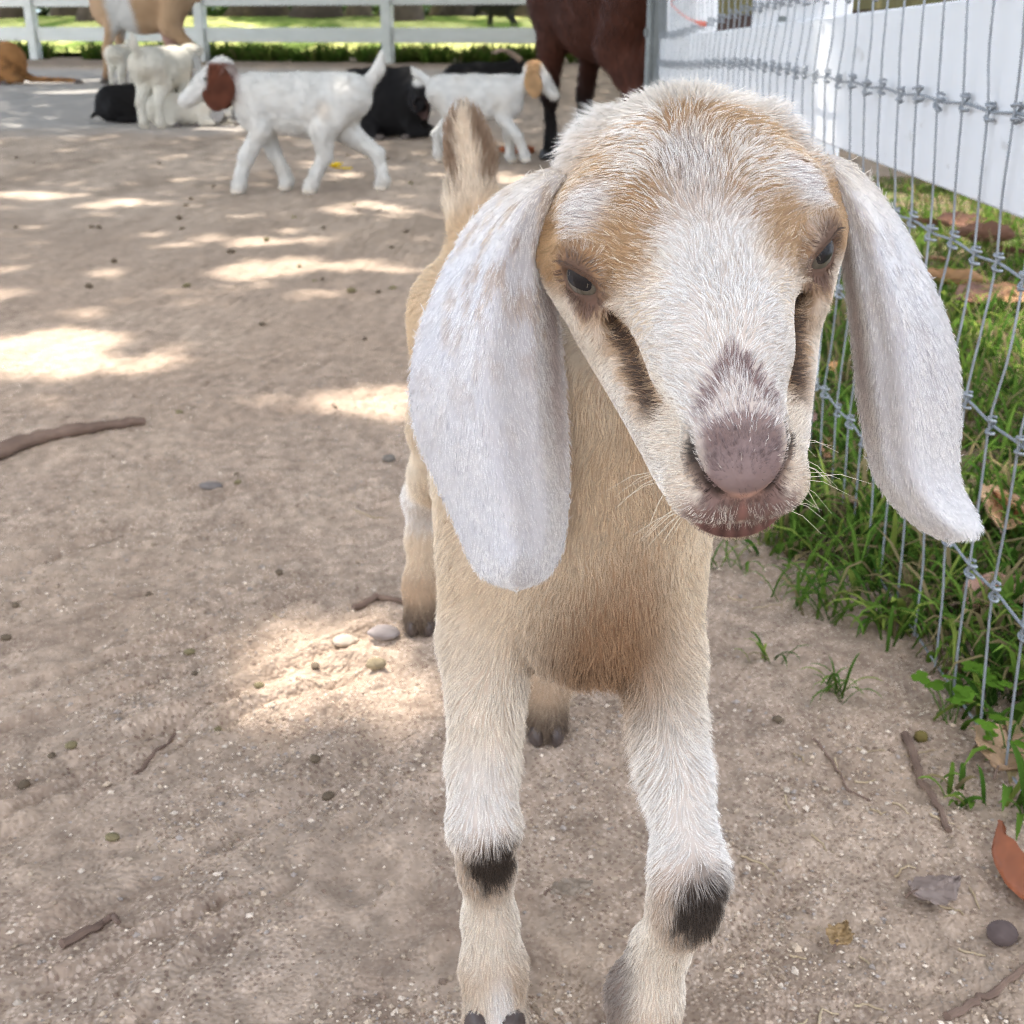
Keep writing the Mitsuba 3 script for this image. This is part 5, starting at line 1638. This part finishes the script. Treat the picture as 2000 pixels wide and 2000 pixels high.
lying('grey_patched_kid', 'white kid with a grey patched head and black muzzle lying flat', W_, math.radians(-12), .42, paint_patch, head=((.44, -.04, .24), (.68, -.10, .10)), ear_col=np.array([.3, .29, .28]), leg_out=.16, tall=.36)
W_ = on_ground(-5, 164)
lying('tan_goat', 'reddish tan goat lying at the far left edge with a leg stretched out', W_, math.radians(-6), .74, paint_tan, head=((-.52, .25, .52), (-.62, .35, .42)), ear_col=RED, leg_out=.52, tall=.44)
W_ = at(975, 66, 21.5)
goat('black_goat_far', 'black goat grazing in the sunlit field beyond the rail fence', W_, math.radians(170), .62, paint_black, kid=False, sw=((.05, 0), (-.03, 0), (.04, 0), (-.05, 0)),
     head=((.56, 0, .70), (.66, 0, .44)), ear_col=BLACK * 1.4, tail='down')
# ---------------------------------------------------------------- trees: the ones that shade the pen, and those behind the field
scene['tree_leaf'] = {'type': 'twosided', 'bsdf': {'type': 'principled', 'base_color': {'type': 'mesh_attribute', 'name': 'vertex_color'}, 'roughness': .5, 'specular': .4}}
mat('trunk_bark', lambda p, n, uv: mix((.035, .028, .022), (.13, .10, .078), fbm(p.x * 14, p.y * 14, p.z * 5, 4)), rough=.9)


def leaf_cards(c, size, r, col):
    """Pointed, slightly folded leaves at c, every which way but mostly level."""
    n = len(c)
    a = unit(np.stack([r.normal(0, 1, n), r.normal(0, 1, n), r.normal(0, .35, n)], 1))
    up = unit(np.stack([r.normal(0, .45, n), r.normal(0, .45, n), np.ones(n)], 1))
    b = unit(np.cross(up, a)); up = np.cross(a, b)
    s = (size * r.uniform(.7, 1.3, n))[:, None]
    pts = [c - a * s, c + b * s * .42 - a * s * .1 + up * s * .10, c + a * s, c - b * s * .42 - a * s * .1 + up * s * .10]
    V = np.stack(pts, 1).reshape(-1, 3)
    F = (np.array([[0, 1, 2], [0, 2, 3]])[None] + (np.arange(n) * 4)[:, None, None]).reshape(-1, 3)
    return V, F, np.repeat(col, 4, 0)


SUNFLECKS = []                                                       # where sun falls through the leaves: centre on the ground, half width, half depth, turn
for px, py, hw, hd_, turn in ((590, 1325, .055, .050, .5), (850, 1350, .012, .045, .4), (600, 517, .13, .05, .10), (30, 680, .10, .085, .2), (310, 705, .05, .02, .1), (735, 785, .06, .035, .0), (85, 380, .08, .03, 0),
                              (520, 468, .05, .02, 0), (430, 247, .20, .12, 0), (570, 257, .08, .06, 0), (185, 180, .26, .16, 0), (70, 158, .5, .3, 0), (1010, 343, .08, .05, 0), (730, 400, .04, .02, 0), (250, 395, .05, .03, 0),
                              (1960, 655, .2, .25, 0), (1905, 470, .28, .25, 0), (1990, 740, .12, .10, .3), (1760, 400, .16, .12, 0), (1990, 980, .08, .06, 0)):
    g = on_ground(px, py)
    SUNFLECKS.append((g[0], g[1], hw, hd_, turn))


def shade_canopy():
    r = np.random.default_rng(31)
    trunks = [np.array([-6.2, 7.5]), np.array([4.6, 8.2]), np.array([-2.6, -4.0])]
    n = 105000
    g = np.stack([r.uniform(-7.5, 3.6, n), r.uniform(-1.6, 19.6, n), np.zeros(n)], 1)
    extra = np.stack([r.uniform(-.5, .9, 2600), r.uniform(.05, 2.2, 2600), np.zeros(2600)], 1)
    g = np.vstack([g, extra])
    gap = meshkit.fbm(g * [.9, .9, 0] + 3.3, 3, 90)
    g = g[gap < np.where(g[:, 1] > 3, .80, .95)]
    h = 5.2 + 1.6 * (meshkit.fbm(g * .35, 2, 91) - .5) + r.normal(0, .55, len(g))
    keep = np.ones(len(g), bool)
    for x, y, a, b, t in SUNFLECKS:
        c, s = math.cos(t), math.sin(t)
        dx, dy = g[:, 0] - x, g[:, 1] - y
        u, v = (dx * c + dy * s) / (a + .06), (-dx * s + dy * c) / (b + .06)
        wob = .25 * np.sin(3 * np.arctan2(v, u) + x * 9) + .15 * np.sin(5 * np.arctan2(v, u) + y * 7)
        keep &= np.hypot(u, v) > 1.2 + wob
    g, h = g[keep], h[keep]
    c = g + SUN * (h / SUN[2])[:, None]
    tr = np.array([t for t in trunks])
    who = np.argmin(((c[:, None, :2] - tr[None]) ** 2).sum(-1), 1)
    col = lerp(np.array([.035, .07, .018]), np.array([.085, .14, .035]), r.random((len(c), 1)))
    names = ['broad shade tree rooted left of the pen, its crown over the sand', 'shade tree rooted right of the pen behind the white fence', 'shade tree rooted behind the viewer, its crown over the near kid']
    for k in range(3):
        key = thing('shade_tree', names[k], 'tree')
        i = who == k
        V, F, C = leaf_cards(c[i], .10, r, col[i])
        put(key, 'crown', (V, F), 'tree_leaf', False, color=C)
        base = np.array([*trunks[k], -.1])
        top = base + [0, 0, 3.4]
        put(key, 'trunk', tube([base, base + [.05, .03, .6], base + [.0, .08, 1.9], top], [.34, .25, .22, .19], 14), 'trunk_bark', True)
        pick = c[i][r.choice(i.sum(), 9)]
        for q in pick:
            mid = top * .45 + q * .55 + [0, 0, .5]
            put(key, 'limb', tube([top - [0, 0, .3], top * .75 + mid * .25 + [0, 0, .3], mid, q], [.13, .09, .05, .015], 8), 'trunk_bark', True)


shade_canopy()


def treeline():
    r = np.random.default_rng(77)
    n = 16000
    c = np.stack([r.uniform(-26, 22, n), r.uniform(44, 52, n), meadow_z(46) + 9 * r.random(n) ** 1.6], 1)
    c = c[meshkit.fbm(c * [.4, .3, .5], 3, 78) > .30]
    V, F, C = leaf_cards(c, .42, r, lerp(np.array([.012, .022, .008]), np.array([.06, .10, .025]), r.random((len(c), 1)) ** 2))
    structure('treeline', (V, F), 'tree_leaf', False, kind='stuff', label='dark wood closing off the far side of the field', color=C)


treeline()


def bush(px, Y, w, h, label, seed, col=(.06, .12, .025), name='bush', n=1900, z0=None):
    r = np.random.default_rng(seed)
    x0 = at(px, 60, Y)[0]
    z0 = meadow_z(Y)
    u = unit(r.normal(0, 1, (n, 3))) * (r.random((n, 1)) ** .4)
    lump_ = meshkit.fbm(u * 2.2 + seed, 3, seed)
    c = np.stack([x0 + u[:, 0] * w, Y + u[:, 1] * w * .6, z0 + h * .5 + u[:, 2] * h * .52], 1)[lump_ > .38]
    c = c[c[:, 2] > z0 + .02]
    cc = lerp(np.array(col) * .6, np.array(col) * 1.6, r.random((len(c), 1)))
    key = thing(name, label, 'shrub')
    V, F, C = leaf_cards(c, .10, r, cc)
    put(key, 'foliage', (V, F), 'tree_leaf', False, color=C)
    for k in range(4):
        q = np.array([x0 + r.normal(0, w * .3), Y + r.normal(0, w * .2), z0 + h * .6])
        put(key, 'stem', tube([[x0, Y, z0], (np.array([x0, Y, z0]) + q) / 2 + [0, 0, .1], q], [.035, .025, .01], 6), 'trunk_bark', True)


def tree(px, Y, rad, label, seed, hgt=6.0, col=(.045, .085, .022)):
    r = np.random.default_rng(seed)
    x0 = at(px, 50, Y)[0]
    key = thing('tree', label, 'tree')
    g0 = meadow_z(Y)
    put(key, 'trunk', tube([[x0, Y, g0 - .1], [x0 + .05, Y, g0 + .4], [x0 + .1 * r.normal(), Y, 1.8], [x0 + .3 * r.normal(), Y, hgt * .6]], [rad * 1.5, rad, rad * .85, rad * .6], 12), 'trunk_bark', True)
    n = 900
    u = unit(r.normal(0, 1, (n, 3))) * (r.random((n, 1)) ** .4)
    c = np.array([x0, Y, hgt * .72]) + u * [2.2, 2.2, hgt * .33]
    c = c[meshkit.fbm(u * 2 + seed, 3, seed) > .42]
    V, F, C = leaf_cards(c, .22, r, lerp(np.array(col) * .6, np.array(col) * 1.5, r.random((len(c), 1))))
    put(key, 'crown', (V, F), 'tree_leaf', False, color=C)
    for k in range(4):
        q = c[r.integers(len(c))]
        put(key, 'limb', tube([[x0, Y, hgt * .5], (np.array([x0, Y, hgt * .55]) + q) / 2, q], [rad * .4, rad * .25, .02], 6), 'trunk_bark', True)


for k_, (px, Y, rad) in enumerate(((20, 27, .42), (130, 33, .30), (190, 26, .30), (505, 29, .55), (620, 27, .42), (700, 36, .3), (790, 26, .30), (870, 31, .30), (905, 30, .45), (975, 33, .35), (1040, 27, .3), (-120, 29, .4), (345, 34, .4))):
    places = ['at the left edge', 'thin and farther off, right of the first trunk', 'just left of the tan doe', 'widest, between the second and third fence post', 'beside the widest trunk on its right', 'slim and far off, left of the third fence post',
              'behind the third fence post', 'slim, right of the third fence post', 'thick, left of the far black goat', 'behind the far black goat', 'left of the dark brown goat', 'outside the left edge', 'behind the tan doe']
    tree(px, Y, rad, 'dark tree trunk beyond the field, ' + places[k_], 200 + k_)
for k_, (px, Y, w, h, c_) in enumerate(((60, 38, 2.6, 1.9, 0), (260, 40, 2.6, 2.2, 0), (430, 36, 2.0, 1.3, 1), (560, 41, 2.6, 2.0, 0), (740, 38, 2.2, 1.6, 1), (860, 42, 2.6, 2.2, 0), (1000, 38, 2.2, 1.7, 0), (1120, 40, 2.6, 2.2, 0), (-80, 39, 2.6, 2.0, 0))):
    places = ['at the left edge', 'behind the tan doe', 'pale, right of the second fence post', 'behind the widest trunk', 'pale, left of the third fence post', 'right of the third fence post', 'behind the far black goat', 'behind the dark brown goat', 'outside the left edge']
    bush(px, Y, w, h, 'leafy bush closing off the far field, ' + places[k_], 300 + k_, (.05, .09, .025) if c_ == 0 else (.13, .22, .05))
r_ = np.random.default_rng(400)
n_w = 8200
x_ = r_.uniform(on_ground(-60, 110)[0], on_ground(1240, 110)[0], n_w)
y_ = np.interp(x_, [p0[0], p1[0]], [p0[1], p1[1]]) + .1 + np.abs(r_.normal(0, .45, n_w))
ok_ = meshkit.fbm(np.stack([x_ * 1.4, y_ * .6, x_ * 0], -1), 3, 401) > .36
b_ = np.stack([x_, y_, x_ * 0], 1)[ok_]
n_w = len(b_)
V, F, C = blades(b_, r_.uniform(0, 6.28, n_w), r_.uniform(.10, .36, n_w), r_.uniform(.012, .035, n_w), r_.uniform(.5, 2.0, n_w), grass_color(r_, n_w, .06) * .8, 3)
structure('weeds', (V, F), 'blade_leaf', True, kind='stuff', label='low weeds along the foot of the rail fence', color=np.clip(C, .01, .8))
# the yellow flower on the ground behind the walking kid
k_ = thing('yellow_flower', 'small yellow flower lying on the sand under the walking kid', 'flower')
g_ = on_ground(652, 331)
mat('petal', color=(.75, .52, .02), rough=.6)
for j in range(5):
    e = trimesh.creation.icosphere(2, 1.0)
    v = np.array(e.vertices) * [.019, .012, .005]
    v[:, 0] += .014
    v[:, 2] += .010 + .35 * np.abs(v[:, 0])
    put(k_, 'petal', (v @ rz(j * 1.2566).T + g_, e.faces), 'petal', True)
put(k_, 'stalk', tube([g_ + [.0, 0, .008], g_ + [.03, -.004, .006], g_ + [.065, .0, .004]], [.004, .003, .003], 6), 'petal', True)
